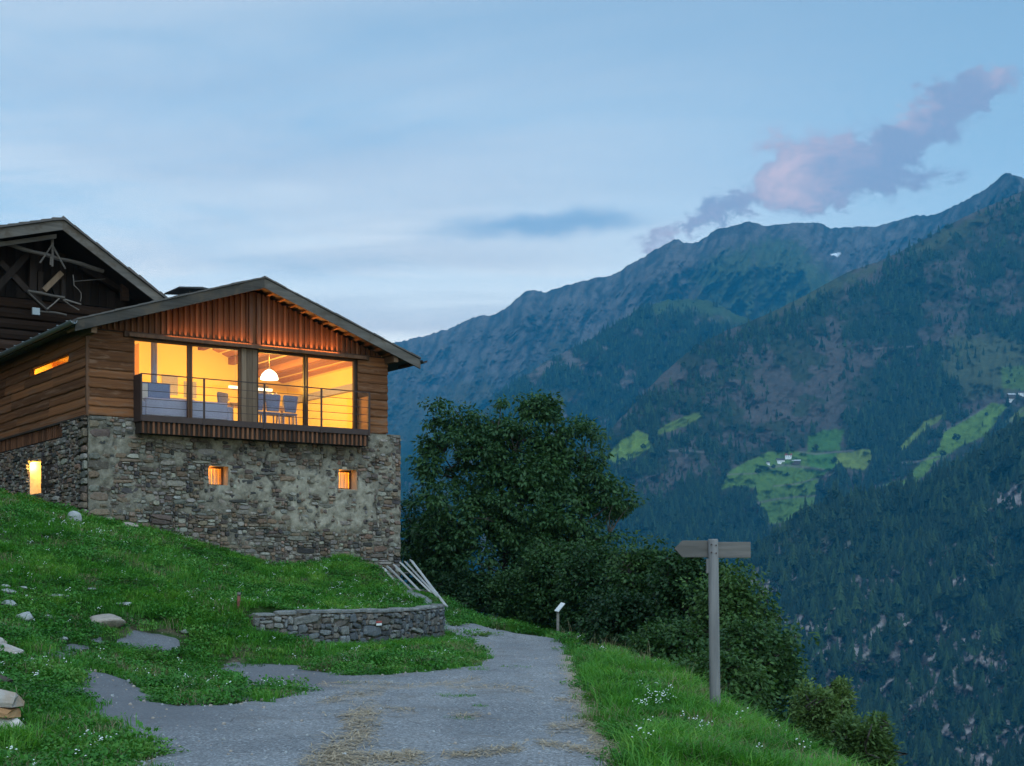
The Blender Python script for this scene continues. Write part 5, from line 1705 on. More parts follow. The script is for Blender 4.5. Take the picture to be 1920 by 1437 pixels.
pole('rack_pole', (118, 560), (152, 572), 8.5, .035)
pole('rack_pole', (60, 582), (126, 590), 8.6, .045)
pole('rack_strut', (53, 550), (90, 582), 8.5, .03)
pole('rack_strut', (112, 560), (88, 580), 8.5, .028)
pole('rack_strut', (118, 562), (148, 582), 8.5, .025)
pole('hay_fork', (140, 528), (197, 524), 8.4, .018)
pole('hay_fork', (138, 515), (140, 535), 8.4, .02)
pole('hoop', (140, 535), (153, 552), 8.4, .014); pole('hoop', (153, 552), (150, 566), 8.4, .014)
brace((-10, 545), (50, 478), 8.9, .20); brace((0, 492), (50, 545), 8.95, .18); brace((50, 545), (90, 582), 8.95, .14)
brace((115, 512), (82, 545), 8.8, .16, M_POST); brace((118, 525), (118, 560), 8.9, .13); brace((62, 480), (60, 545), 9.2, .22); brace((75, 510), (75, 548), 9.2, .16)
brace((232, 520), (234, 565), 8.8, .22, M_BARNLOG); brace((100, 540), (110, 565), 9.0, .12)
brace((150, 500), (260, 560), 9.1, .2)
MB().box(*sorted((BL(60, 600, 8.6)[0], BL(74, 600, 8.6)[0])), -1.05, -.95, *sorted((BL(60, 590, 8.6)[2], BL(60, 577, 8.6)[2]))).build('enamel_bucket', M_ZINC, fr)
# ---------------------------------------------------------------- retaining wall along the track
rw = empty('retaining_wall', (0, 0, 0)); tag(rw, 'low curved dry stone retaining wall beside the track with a painted trail mark', 'wall')
def resample(line, step):
    pts = [np.array(p, float) for p in line]
    out = [pts[0]]; seg = []
    for a, b in zip(pts[:-1], pts[1:]):
        n = max(1, int(np.linalg.norm(b - a) / step))
        for i in range(1, n + 1):
            out.append(a + (b - a) * i / n)
    return np.array(out)
# smooth the wall line
wl = resample(WALL_LINE, 0.12)
for _ in range(12):
    wl[1:-1] = (wl[:-2] + 2 * wl[1:-1] + wl[2:]) / 4
acc = np.concatenate([[0], np.cumsum(np.linalg.norm(np.diff(wl, axis=0), axis=1))])
WLEN = acc[-1]
def wl_at(s):
    p = np.array([np.interp(s, acc, wl[:, 0]), np.interp(s, acc, wl[:, 1])])
    e = 0.05
    a = np.array([np.interp(s - e, acc, wl[:, 0]), np.interp(s - e, acc, wl[:, 1])]); b = np.array([np.interp(s + e, acc, wl[:, 0]), np.interp(s + e, acc, wl[:, 1])])
    t = (b - a) / (np.linalg.norm(b - a) + 1e-9)
    n = np.array([t[1], -t[0]])     # towards the track
    return p, t, n
def wl_top(s):
    return float(np.interp(s, [0, 1.2, 4.0, WLEN - 1.5, WLEN - .3, WLEN], [0.86, 0.90, 0.86, 0.88, 0.86, 0.55]))
core = MB()
ns = 60
for i in range(ns):
    s0, s1 = WLEN * i / ns, WLEN * (i + 1) / ns
    (p0, t0, n0), (p1, t1, n1) = wl_at(s0), wl_at(s1)
    b = len(core.v)
    for p, n, s in ((p0, n0, s0), (p1, n1, s1)):
        zt = wl_top(s)
        for off, z in ((.08, -.25), (.10, zt), (-.28, zt + .02), (-.28, -.25)):
            q = p + n * off
            core.v.append((q[0], q[1], z))
    for k in range(4):
        core.f.append((b + k, b + (k + 1) % 4, b + 4 + (k + 1) % 4, b + 4 + k))
    if i == 0: core.f.append((b + 3, b + 2, b + 1, b))
    if i == ns - 1: core.f.append((b + 4, b + 5, b + 6, b + 7))
core_o = core.build('mortar', M_MORTAR, rw)
rr = random.Random(21)
M_RSTONE = M_STONE_OBJ
for x, z, w, h in pack(WLEN, 1.0, [], rr, 0.06, 0.3, (2, 5)):
    s = x + w / 2
    zt = wl_top(s)
    zc = zt - (1.0 - (z + h / 2))
    if zc - h / 2 < -0.15: continue
    p, t, n = wl_at(s)
    q = p + n * 0.10
    if height(np.array(q[0] + n[0] * .2), np.array(q[1] + n[1] * .2)) > zc + h / 2 + .03: continue
    o = link('stone', STONE_ME[rr.randrange(24)], None, rw, (q[0], q[1], zc), (rr.gauss(0, .04), rr.gauss(0, .12), math.atan2(t[1], t[0])), (w * rr.uniform(.9, 1.05) * rr.choice((-1, 1)), rr.uniform(.05, .10), h * rr.uniform(.9, 1.05)))
    g = rr.uniform(.7, 1.25)
    c = rr.choice(((.15, .155, .16), (.11, .115, .125), (.19, .185, .175), (.14, .12, .105), (.08, .08, .085)))
    o.color = tuple(k * g for k in c) + (1,)
# flat coping stones
s = 0.05
while s < WLEN - .2:
    w = rr.uniform(.28, .55)
    p, t, n = wl_at(s + w / 2)
    zt = wl_top(s + w / 2)
    o = link('coping_stone', STONE_ME[rr.randrange(24)], None, rw, (p[0] + n[0] * .0, p[1] + n[1] * .0, zt - .02), (math.pi / 2 * -1 + rr.gauss(0, .04), 0, math.atan2(t[1], t[0])), (w * rr.uniform(.9, 1.0), rr.uniform(.05, .09), rr.uniform(.36, .46)))
    g = rr.uniform(.6, 1.1); o.color = (.19 * g, .19 * g, .185 * g, 1)
    s += w
# painted hiking mark
M_PWHITE = plain_mat('white_trail_paint', (.8, .8, .78), .7, 0, .1, 20)
M_PRED = plain_mat('red_trail_paint', (.40, .08, .07), .7, 0, .25, 20)
s_mark = min(np.linspace(0, WLEN, 300), key=lambda s: abs((wl_at(s)[0] + wl_at(s)[1] * .2)[0] / (wl_at(s)[0] + wl_at(s)[1] * .2)[1] - (705 - 960) / FPX))
p, t, n = wl_at(s_mark); q = p + n * 0.212
zm = EYE + (HOR - 1171) / FPX * q[1]
ang = math.atan2(t[1], t[0])
MB().box(-.085, .085, -.004, .03, -.022, .022).build('trail_mark', M_PWHITE, rw, loc=(q[0], q[1], zm), rot=(0, 0, ang))
MB().box(-.085, .085, -.004, .03, .024, .066).build('trail_mark', M_PRED, rw, loc=(q[0], q[1], zm), rot=(0, 0, ang))

# ---------------------------------------------------------------- leaning slat fence by the house corner
fence = empty('slat_fence', tuple(P(775, 1100, 37.0))); tag(fence, 'collapsed pale slat fence leaning at the corner of the stone house', 'fence')
M_SLAT = wood_mat('pale_slat', (0.30, 0.29, 0.28), (0.55, 0.54, 0.52), 0, 16.0)
tops = [(720, 1066), (728, 1063), (740, 1060), (752, 1056), (760.5, 1054), (771, 1051)]
bots = [(757, 1107), (766, 1101), (779, 1100), (800, 1103), (812, 1110), (828, 1125)]
fo = Vector(fence.location)
for i, (a, b) in enumerate(zip(tops, bots)):
    pa = Vector(P(*a, 38.2 - i * .12)); pb = Vector(P(*b, 36.9 - i * .2))
    MB().beam(pa - fo, pb - fo + (pb - pa) * .15, .115 if i != 4 else .09, .028, .5).build('slat', M_SLAT, fence)
for f in (.25, .8):
    pa = Vector(P(*tops[0], 38.2)).lerp(Vector(P(*bots[0], 36.9)), f); pb = Vector(P(*tops[5], 37.6)).lerp(Vector(P(*bots[5], 35.9)), f)
    off = Vector((.05, .06, -.03))
    MB().beam(pa - fo + off, pb - fo + off, .06, .03).build('rail', M_GREYWOOD, fence)

# ---------------------------------------------------------------- signpost
SD = 18.0
base = P(1341, 1312, SD)
gz = float(height(np.array(base[0]), np.array(base[1])))
sp = empty('signpost', (base[0], base[1], gz)); tag(sp, 'grey wooden signpost with two direction boards on the grass verge', 'signpost')
M_SIGN = wood_mat('grey_sign_wood', (0.13, 0.13, 0.135), (0.27, 0.26, 0.255), 2, 16.0, 0.9)
M_SIGNB = wood_mat('grey_board_wood', (0.11, 0.105, 0.10), (0.24, 0.225, 0.215), 0, 16.0, 0.9)
top = P(1337, 1011, SD) - np.array([base[0], base[1], gz])
MB().tube([(0, 0, -.4), (0, 0, .1), (top[0] * .5, 0, top[2] * .5), (top[0], 0, top[2] - .02), (top[0], 0, top[2])], [.072, .070, .067, .066, .058], 16).build('post', M_SIGN, sp, smooth=True)
def sgn(px, py):
    q = P(px, py, SD)
    return q[0] - base[0], q[2] - gz
(x0, zc), (x1, _) = sgn(1264, 1029.5), sgn(1340, 1030)
_, zt = sgn(0, 1014); _, zb = sgn(0, 1045.5)
(xs_, _) = sgn(1279, 1029)
MB().poly_prism([(x0, zc), (xs_, zb), (x1, zb - .002), (x1, zt + .002), (xs_, zt)], 'y', .02, .055).build('arrow_board', M_SIGNB, sp, bevel=.004, rot=(0, 0, .12))
(xa, _), (xb, _) = sgn(1338, 0), sgn(1407, 0)
_, zt = sgn(0, 1016.5); _, zb = sgn(0, 1046.5)
MB().poly_prism([(xa, zb), (xb, zb), (xb, zt), (xa, zt)], 'y', .015, .05).build('direction_board', M_SIGNB, sp, bevel=.004, rot=(0, 0, -.10))
(xc, zc1), (xd, zc2) = sgn(1324, 1048), sgn(1330, 1075)
MB().box(xc, xd, -.03, .03, zc2, zc1).build('bracket', M_SIGN, sp)
for bx, bz_ in ((-.03, top[2] - .07), (-.03, top[2] - .17), (.03, top[2] - .08), (.03, top[2] - .18)):
    MB().tube([(bx + top[0], -.075, bz_), (bx + top[0], -.05, bz_)], .009, 8).build('bolt', M_STEEL, sp)

# ---------------------------------------------------------------- small tilted panel on a stake at the bend
pb = P(1046, 1165, 38.5); gzp = float(height(np.array(pb[0]), np.array(pb[1])))
ip = empty('information_panel', (pb[0], pb[1], gzp)); tag(ip, 'small pale tilted panel on a stake at the bend below the trees', 'panel')
z1 = P(0, 1143, 38.5)[2] - gzp
MB().box(-.035, .035, -.035, .035, -.2, z1).build('stake', M_GREYWOOD, ip)
MB().box(-.15, .15, -.10, .10, -.012, .012).build('board', plain_mat('panel_white', (.75, .76, .76), .5), ip, loc=(.05, -.02, z1 + .06), rot=(.15, -.85, .35))

# ---------------------------------------------------------------- red stake in the meadow
x, y = hit(447, 1150); gzs = float(height(np.array(x), np.array(y)))
sk = empty('marker_stake', (x, y, gzs)); tag(sk, 'short red brown marker stake standing in the grass', 'stake')
hs = (1150 - 1113) / FPX * y
MB().tube([(0, 0, -.1), (0.01, 0, hs)], [.034, .032], 9).build('stake', plain_mat('red_brown_paint', (.16, .055, .04), .8, 0, .4, 15), sk, smooth=True)
MB().tube([(0.01, 0, hs - .05), (0.011, 0, hs + .012)], [.036, .034], 9).build('top', M_GREYWOOD, sk, smooth=True)

# ---------------------------------------------------------------- field stones in the grass
def boulder_mesh(seed, flat):
    r = random.Random(seed)
    import bmesh
    bm = bmesh.new()
    bmesh.ops.create_icosphere(bm, subdivisions=3, radius=0.5)
    ph = [Vector((r.gauss(0, 1), r.gauss(0, 1), r.gauss(0, 1))).normalized() for _ in range(9)]
    cut = [r.uniform(.30, .44) for _ in ph]
    for v in bm.verts:
        for n, c in zip(ph, cut):
            d = v.co.dot(n)
            if d > c: v.co -= n * (d - c) * .85
        k = vnoise(np.array(v.co.x * 6 + seed), np.array(v.co.y * 6 + v.co.z * 5), seed)
        v.co *= 1 + .12 * (float(k) - .5)
        v.co.z *= flat
    me = bpy.data.meshes.new('field_stone'); bm.to_mesh(me); bm.free()
    me.polygons.foreach_set('use_smooth', np.ones(len(me.polygons), dtype=bool))
    return me
def rock_mat(name, c0, c1):
    m, t = new_mat(name)
    tc = t.add('ShaderNodeTexCoord'); geo = t.add('ShaderNodeNewGeometry')
    n = t.noise(geo.outputs['Position'], 9.0, 7.0, 0.7, 0.3); n2 = t.noise(geo.outputs['Position'], 45.0, 3.0, 0.6)
    f = t.math('ADD', t.math('MULTIPLY', n, .65), t.math('MULTIPLY', n2, .35))
    c = t.ramp(f, [(0.3, c0), (0.68, c1)])
    finish(t, bsdf(t, c, .92, f, .02, .9, spec=.15))
    return m
M_ROCKG = rock_mat('pale_grey_rock', (.17, .175, .18), (.42, .43, .43))
M_ROCKB = rock_mat('pale_brown_rock', (.20, .165, .14), (.42, .36, .31))
def field_stone(px, py, w, label, flat=.5, mat=None, dep=.7, k=0):
    """w: width in photo px; py: photo row of its foot"""
    x, y = hit(px, py)
    ww = 1.18 * w / FPX * y
    z = float(height(np.array(x), np.array(y)))
    me = boulder_mesh(int(px * 7 + py), 1.0)
    o = link('field_stone', me, mat or M_ROCKG, None, (x, y + ww * dep * .3, z + ww * flat * .22 + .05), (0, 0, random.uniform(-.5, .5)), (ww * 1.05, ww * dep, ww * flat))
    tag(o, label, 'stone', 'stones lying in the meadow')
field_stone(196, 1180, 64, 'large flat pale brown stone lying in the meadow', .42, M_ROCKB, 1.0)
field_stone(44, 1168, 36, 'angular grey stone left of the large flat stone, highest of its row', .5)
field_stone(88, 1168, 20, 'small round pale stone between the angular grey stone and the flat brown one', .55)
field_stone(16, 1141, 30, 'flat pale stone at the picture edge, third from the top of the stone line', .4)
field_stone(12, 1119, 27, 'pale stone at the picture edge, second from the top of the stone line', .4)
field_stone(8, 1108, 17, 'small pale stone topmost at the picture edge', .4)
field_stone(40, 1111, 20, 'low grey stone just beside the topmost edge stones', .3)
field_stone(108, 1127, 34, 'long low slab half sunk in the grass above the flat brown stone', .22)
field_stone(170, 1113, 18, 'tiny pale stone highest up the grassy slope', .3)
field_stone(225, 1142, 42, 'narrow bare slab on the slope right of the flat brown stone', .2, None, .5)
field_stone(345, 1193, 15, 'small white stone at the end of the bare asphalt patch', .5)
field_stone(114, 1208, 22, 'grey stone lying beside the smallest asphalt patch', .4)
field_stone(101, 1196, 12, 'pebble sized stone above the smallest asphalt patch', .5)
field_stone(305, 1003, 34, 'pale block of stone fallen at the foot of the house wall', .75)
field_stone(135, 982, 30, 'pale block at the outer corner foot of the stone house', .8)
field_stone(240, 995, 30, 'reddish stone half buried below the stone house wall', .5, M_ROCKB)

# ---------------------------------------------------------------- split logs stacked at the picture edge
M_LOGW = wood_mat('split_log_grey', (.22, .19, .17), (.55, .50, .46), 0, 12.0, .9, .02, wear=(.30, .22, .16))
M_LOGO = wood_mat('split_log_fresh', (.30, .14, .06), (.55, .33, .18), 0, 12.0, .9, .02)
M_LOGD = wood_mat('dark_bark_log', (.03, .025, .022), (.09, .075, .065), 0, 12.0, .95, .02)
def split_log(x_end, py0, py1, d, mat, label, prof, taper=.8, dirn=(-.9, .25)):
    """log whose right end shows at photo column x_end between rows py0 (top) and py1 (bottom)"""
    if d is None:
        d = hit(max(x_end, 3), py1 + 7)[1]      # lies on the ground
    a = P(x_end, (py0 + py1) / 2, d); h = (py1 - py0) / FPX * d
    nd = Vector((dirn[0], dirn[1], 0)).normalized()
    rise = (float(height(np.array(a[0] + nd.x), np.array(a[1] + nd.y))) - float(height(np.array(a[0]), np.array(a[1])))) * .8
    L = 1.1; r = random.Random(int(py0))
    v = []; f = []
    dv = Vector((nd.x, nd.y, rise)).normalized(); side = Vector((-dv.y, dv.x, 0)); n = len(prof); seg = 7
    for i in range(seg):
        t = i / (seg - 1); c = Vector((a[0], a[1], a[2])) + dv * L * t
        s = taper + (1 - taper) * min(1, t * 5)
        for p, q in prof:
            v.append(tuple(c + side * (p * h * s * 1.2 + r.uniform(-.006, .006)) + Vector((0, 0, q * h * s + r.uniform(-.006, .006))) + dv * r.uniform(-.03, .03) * (i == 0)))
    for i in range(seg - 1):
        for k in range(n):
            f.append((i * n + k, i * n + (k + 1) % n, (i + 1) * n + (k + 1) % n, (i + 1) * n + k))
    f.append(tuple(range(n))[::-1]); f.append(tuple((seg - 1) * n + k for k in range(n)))
    me = bpy.data.meshes.new('split_log'); me.from_pydata(v, [], f); me.update()
    o = link('split_log', me, mat); tag(o, label, 'log', 'split logs at the picture edge')
wedge = [(-.5, -.5), (0, -.5), (.5, -.48), (.42, -.1), (.15, .35), (-.1, .5), (-.45, .1)]
halfr = [(-.5, -.5), (.5, -.5), (.52, -.2), (.35, .25), (0, .5), (-.35, .3), (-.52, -.1)]
flat_ = [(-.8, -.5), (.8, -.5), (.9, .0), (.7, .45), (-.6, .5), (-.9, .1)]
LD = hit(30, 1378)[1]
split_log(38, 1347, 1383, LD, M_LOGW, 'lowest pale split log of the stack at the picture edge', wedge)
split_log(28, 1328, 1348, LD, M_LOGO, 'orange toned split log lying between two pale logs', flat_)
split_log(34, 1297, 1329, LD, M_LOGW, 'rounded pale log on top of the orange toned log', halfr)
split_log(18, 1268, 1285, None, M_LOGD, 'dark thin branch end sticking out above the log stack', halfr, .5)
split_log(35, 1217, 1236, None, M_LOGW, 'pale log with a cleft end lying higher up the slope', flat_)
split_log(6, 1196, 1217, None, M_LOGW, 'pale log end leaning above the cleft log', wedge)
split_log(8, 1168, 1180, None, M_LOGW, 'smallest pale log end, topmost of the logs', halfr)
# ---------------------------------------------------------------- broadleaved trees and bushes
def bark_mat():
    m, t = new_mat('bark')
    tc = t.add('ShaderNodeTexCoord')
    n = t.noise(t.mapping(tc.outputs['Object'], scale=(12, 12, 2.5)), 1.0, 6.0, .7)
    finish(t, bsdf(t, t.ramp(n, [(.3, (.025, .022, .02)), (.7, (.095, .085, .075))]), .95, n, .03, .9, spec=.1))
    return m
M_BARK = bark_mat()
M_LEAF_DARK = foliage_mat('ash_leaves', (.014, .040, .018), (.028, .074, .028), (.056, .125, .040), .28, .55)
M_LEAF_HAZEL = foliage_mat('hazel_leaves', (.016, .044, .018), (.034, .084, .026), (.074, .145, .038), .28, .55)
M_LEAF_LIGHT = foliage_mat('willow_leaves', (.045, .088, .026), (.078, .140, .040), (.120, .190, .058), .3, .6)

def leafy(name, label, cat, loc, lobes, leaf, n_clump, per, mat, seed, stems=1, droop=.3, group=None, trunk_r=.16, clump_r=.32, base_spread=.2, slim=0.55):
    """tree or bush: branches reach clumps spread through the lobes (cx,cy,cz,rx,ry,rz); leaves are single folded faces"""
    r = np.random.default_rng(seed); rr = random.Random(seed)
    root = empty(name, loc); tag(root, label, cat, group)
    L = np.array(lobes, float)
    wts = (L[:, 3] * L[:, 4] + L[:, 4] * L[:, 5] + L[:, 3] * L[:, 5]); wts /= wts.sum()
    ci = r.choice(len(L), n_clump, p=wts)
    d = r.normal(size=(n_clump, 3)); d /= np.linalg.norm(d, axis=1)[:, None]
    rad = r.uniform(0.35, 1.0, n_clump) ** 0.55
    rad *= 1 + r.normal(0, .13, n_clump)
    rad[r.random(n_clump) < .05] *= 1.22
    C = L[ci, :3] + d * L[ci, 3:6] * rad[:, None]
    C = C[C[:, 2] > 0.12]
    # branches
    w = MB()
    stems_p = []
    for s in range(stems):
        a = rr.random() * 6.28
        b0 = Vector((math.cos(a) * base_spread * (stems > 1), math.sin(a) * base_spread * (stems > 1), -.3))
        tgt = Vector(L[s % len(L), :3]) + Vector((rr.uniform(-.3, .3), rr.uniform(-.3, .3), 0))
        pts = []
        for i in range(7):
            t = i / 6
            p = b0.lerp(tgt, t); p.x = b0.x + (tgt.x - b0.x) * t ** 1.6; p.y = b0.y + (tgt.y - b0.y) * t ** 1.6
            p += Vector((rr.gauss(0, .05), rr.gauss(0, .05), 0)) * (t > 0)
            pts.append(p)
        w.tube(pts, [trunk_r * (1 - .78 * i / 6) for i in range(7)], 8)
        stems_p.append(pts)
    allp = [(p, s) for s in stems_p for p in s[2:]]
    sel = list(range(len(C))); rr.shuffle(sel)
    for k in sel[:max(20, len(C) // 4)]:
        c = Vector(C[k])
        cands = [p for p, s in allp if p.z < c.z + .3]
        if not cands: continue
        p0 = min(cands, key=lambda p: (p - c).length + .6 * max(0, p.z - c.z + .5))
        m = p0.lerp(c, .5) + Vector((rr.gauss(0, .12), rr.gauss(0, .12), .10 * (p0 - c).length))
        ln = (p0 - c).length
        w.tube([p0, p0.lerp(m, .5) + Vector((0, 0, .03)), m, m.lerp(c, .6), c], [.012 + .018 * ln * trunk_r / .16, .010 + .013 * ln * trunk_r / .16, .012 + .008 * ln * .5, .010, .005], 5, cap=False)
        if rr.random() < .4: allp.append((m, None))
    w.build('trunk', M_BARK, root, smooth=True)
    # leaves
    N = len(C) * per
    cc = np.repeat(C, per, 0)
    cent = L[:, :3].mean(0)
    cr = clump_r * r.uniform(.6, 1.3, len(C)); cr = np.repeat(cr, per)
    off = r.normal(size=(N, 3)); off /= np.linalg.norm(off, axis=1)[:, None]
    off *= (r.random(N) ** .45)[:, None] * cr[:, None]; off[:, 2] *= .62
    pos = cc + off
    # leaf axis: outward from the clump, hanging a little
    ax = off / (np.linalg.norm(off, axis=1)[:, None] + 1e-6) + r.normal(0, .45, (N, 3)); ax[:, 2] -= droop
    ax /= np.linalg.norm(ax, axis=1)[:, None]
    up = np.array([0, 0, 1.0]) + r.normal(0, .45, (N, 3))
    sd = np.cross(ax, up); sd /= np.linalg.norm(sd, axis=1)[:, None] + 1e-6
    nm = np.cross(sd, ax)
    ln = leaf * r.uniform(.65, 1.25, N); wd = ln * slim * r.uniform(.8, 1.2, N)
    a = pos; b = pos + ax * (ln * .45)[:, None] + sd * (wd * .5)[:, None] - nm * (wd * .10)[:, None]
    c = pos + ax * ln[:, None] - np.array([0, 0, 1.0]) * (ln * .12)[:, None]
    e = pos + ax * (ln * .45)[:, None] - sd * (wd * .5)[:, None] - nm * (wd * .10)[:, None]
    V = np.stack([a, b, c, e], 1).reshape(-1, 3)
    i = np.arange(N) * 4
    F = np.concatenate([np.stack([i, i + 1, i + 2], 1), np.stack([i, i + 2, i + 3], 1)])
    me = mesh_np('crown', V, F)
    tone = np.clip(.5 + r.normal(0, .22, len(C)), 0, 1)
    tn = np.clip(np.repeat(tone, per) + r.normal(0, .18, N), 0, 1)
    vflt(me, 'tone', np.repeat(tn, 4))
    link('crown', me, mat, root)
    return root

def gh(x, y):
    return float(height(np.array(float(x)), np.array(float(y))))

# the large tree at the bend
tx, ty = 0.15, 48.5
tz = gh(tx, ty)
def tl(px, py, rxp, rzp, dd=0, ry=None):
    p = P(px, py, ty + dd)
    k = (ty + dd) / FPX
    return (p[0] - tx, dd, p[2] - tz, rxp * k, (ry or (rxp + rzp) / 2 * .9) * (1 if ry else k), rzp * k)
leafy('broadleaf_tree', 'large dense broadleaved tree standing at the bend of the track', 'tree', (tx, ty, tz),
      [tl(965, 930, 105, 95), tl(912, 855, 56, 48, .1), tl(968, 850, 76, 58, 0), tl(1050, 890, 80, 60, .2), tl(842, 845, 54, 62, .3), tl(1000, 800, 66, 48, .2), tl(1085, 845, 62, 58, -.3), tl(905, 815, 34, 34, .5), tl(1125, 935, 60, 50, -.2), tl(845, 960, 74, 76, -.5),
       tl(1010, 960, 112, 84, -.8), tl(930, 1050, 140, 80, -.4), tl(815, 1045, 58, 80, .2), tl(1060, 1040, 100, 80, -.6), tl(832, 775, 34, 32, .2), tl(935, 770, 26, 24, .3), tl(1010, 762, 40, 22, .2), tl(1072, 795, 24, 22, .1), tl(800, 870, 30, 34, .1), tl(1165, 945, 34, 28, 0), tl(870, 790, 26, 26, .2)],
      .165, 1200, 48, M_LEAF_DARK, 41, stems=4, droop=.45, trunk_r=.17, clump_r=.38, base_spread=.5)
# lighter tree half hidden beside the house corner
leafy('broadleaf_tree', 'lighter tree peeping out between the house corner and the large tree', 'tree', (-3.0, 54.0, gh(-3.0, 54.0)),
      [(-.4, 0, 4.2, 1.0, 1.0, 1.2), (.2, .2, 3.0, 1.3, 1.2, 1.5), (-.9, 0, 2.4, 1.0, 1.0, 1.2)], .17, 190, 36, M_LEAF_HAZEL, 43, stems=2, trunk_r=.09)
# band of bushes on the slope below the track
BUSHES = [  # px centre, py top, distance, half width px, label
    (1052, 1010, 43.0, 75, 'hazel bush directly right of the large tree, behind the tilted panel'),
    (1130, 1022, 40.0, 80, 'broad hazel bush left of the pointed signboard, below the large tree'),
    (1218, 1018, 36.0, 75, 'hazel bush behind the pointed end of the signboard'),
    (1300, 1022, 32.0, 75, 'tall hazel bush right behind the signpost boards'),
    (1372, 1062, 28.5, 80, 'hazel bush right of the signpost reaching out over the valley'),
    (1420, 1160, 25.0, 85, 'low hazel bush right of the post foot'),
    (985, 1065, 44.5, 65, 'dark bush under the middle of the large tree'),
    (880, 1075, 47.0, 70, 'dark bush at the foot of the large tree beside the slat fence'),
    (1180, 1115, 33.5, 80, 'low dark bush filling the gap left of the post'),
    (1270, 1165, 28.0, 80, 'low dark bush close behind the post'),
    (1350, 1225, 23.8, 80, 'lowest dark bush right behind the verge edge'),
]
for k, (px, py, d, hw_, lab) in enumerate(BUSHES):
    x = (px - 960) / FPX * d
    zt = P(px, py, d)[2]
    z0 = min(gh(x, d), zt - 1.4)
    H = zt - z0
    rx = hw_ / FPX * d
    rb = random.Random(500 + k)
    lob = [(0, 0, H * .62, rx, rx * .9, H * .36), (-rx * .45, -.1, H * .78, rx * .5, rx * .5, H * .2), (rx * .5, .1, H * .70, rx * .55, rx * .5, H * .22), (0, -.2, H * .35, rx * 1.05, rx * .9, H * .33), (rx * rb.uniform(-.3, .3), 0, H * .86, rx * .35, rx * .35, H * .12)]
    area = rx * H
    leafy('hazel_bush', lab, 'bush', (x, d, z0), lob, .108 if d > 30 else .088, int(120 + 85 * area), 42, M_LEAF_HAZEL, 600 + k, stems=5, droop=.25, group='bushes below the track', trunk_r=.06, clump_r=.28, base_spread=.3, slim=.7)
# lighter upright shrubs at the lower right
for k, (px, py, d, hw_, lab) in enumerate(((1545, 1275, 19.5, 56, 'light green upright willow shrub below the verge'), (1622, 1340, 18.0, 48, 'smaller light green willow shrub lowest on the slope'))):
    x = (px - 960) / FPX * d; zt = P(px, py, d)[2]; z0 = min(gh(x, d), zt - 1.0)
    H = zt - z0; rx = hw_ / FPX * d
    lob = [(math.cos(a) * rx * .6, math.sin(a) * rx * .6, H * h, rx * .30, rx * .30, H * .26) for a, h in ((.3, .72), (1.5, .62), (2.6, .70), (3.6, .55), (4.6, .66), (5.6, .5))] + [(0, 0, H * .35, rx * .8, rx * .8, H * .3)]
    leafy('willow_shrub', lab, 'shrub', (x, d, z0), lob, .075, 520, 40, M_LEAF_LIGHT, 700 + k, stems=6, droop=-.2, trunk_r=.025, clump_r=.15, base_spread=.12, slim=.42)

# ---------------------------------------------------------------- grass, herbs and flowers
M_GRASS = foliage_mat('meadow_grass', (0.023, 0.087, 0.010), (0.062, 0.226, 0.023), (0.174, 0.317, 0.048), .35, .6, 0.9)
M_TALL = foliage_mat('verge_grass', (0.031, 0.113, 0.011), (0.079, 0.268, 0.029), (0.214, 0.366, 0.064), .38, .55, 0.9)
M_HERB = foliage_mat('clover_leaves', (0.018, 0.076, 0.011), (0.051, 0.195, 0.026), (0.141, 0.268, 0.052), .3, .55, 0.9)
M_DRY = foliage_mat('dry_seed_heads', (.16, .13, .08), (.24, .20, .12), (.32, .27, .18), .3, .8)
M_PETAL = plain_mat('white_petal', (.72, .74, .72), .7, 0, .05)

def tuft(seed, n, hmin, hmax, rad, width, lean, mat, segs=2):
    r = random.Random(seed)
    v = []; f = []; tone = []
    for i in range(n):
        a = r.random() * 6.28; q = rad * math.sqrt(r.random())
        b = Vector((q * math.cos(a), q * math.sin(a), -.01))
        h = r.uniform(hmin, hmax); th = r.random() * 6.28
        ln = Vector((math.cos(th), math.sin(th), 0)) * h * lean * r.uniform(.3, 1.4)
        s = Vector((-math.sin(th + r.uniform(-.8, .8)), math.cos(th), 0)).normalized() * width * r.uniform(.7, 1.3) / 2
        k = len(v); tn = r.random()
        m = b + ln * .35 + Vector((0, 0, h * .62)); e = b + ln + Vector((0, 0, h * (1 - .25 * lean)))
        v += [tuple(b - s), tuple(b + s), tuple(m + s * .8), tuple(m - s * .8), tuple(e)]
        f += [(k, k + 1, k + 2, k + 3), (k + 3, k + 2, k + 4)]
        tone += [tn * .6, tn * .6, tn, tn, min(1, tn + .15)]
    me = bpy.data.meshes.new('tuft'); me.from_pydata(v, [], f); me.update(); vflt(me, 'tone', tone); me.materials.append(mat)
    return me
def herb(seed, n, h, rad, size, mat):
    r = random.Random(seed)
    v = []; f = []; tone = []
    for i in range(n):
        a = r.random() * 6.28; q = rad * math.sqrt(r.random())
        c = Vector((q * math.cos(a), q * math.sin(a), r.uniform(.25, 1) * h))
        d = Vector((r.gauss(0, .5), r.gauss(0, .5), 1)).normalized(); e = d.orthogonal().normalized(); g = d.cross(e)
        ph = r.random() * 6.28; s = size * r.uniform(.6, 1.3); k = len(v); tn = r.random()
        for j in range(5):
            al = ph + j * 1.2566
            v.append(tuple(c + (e * math.cos(al) + g * math.sin(al)) * s * (1 if j % 2 else .8))); tone.append(tn)
        f.append((k, k + 1, k + 2, k + 3, k + 4))
    me = bpy.data.meshes.new('herb'); me.from_pydata(v, [], f); me.update(); vflt(me, 'tone', tone); me.materials.append(mat)
    return me
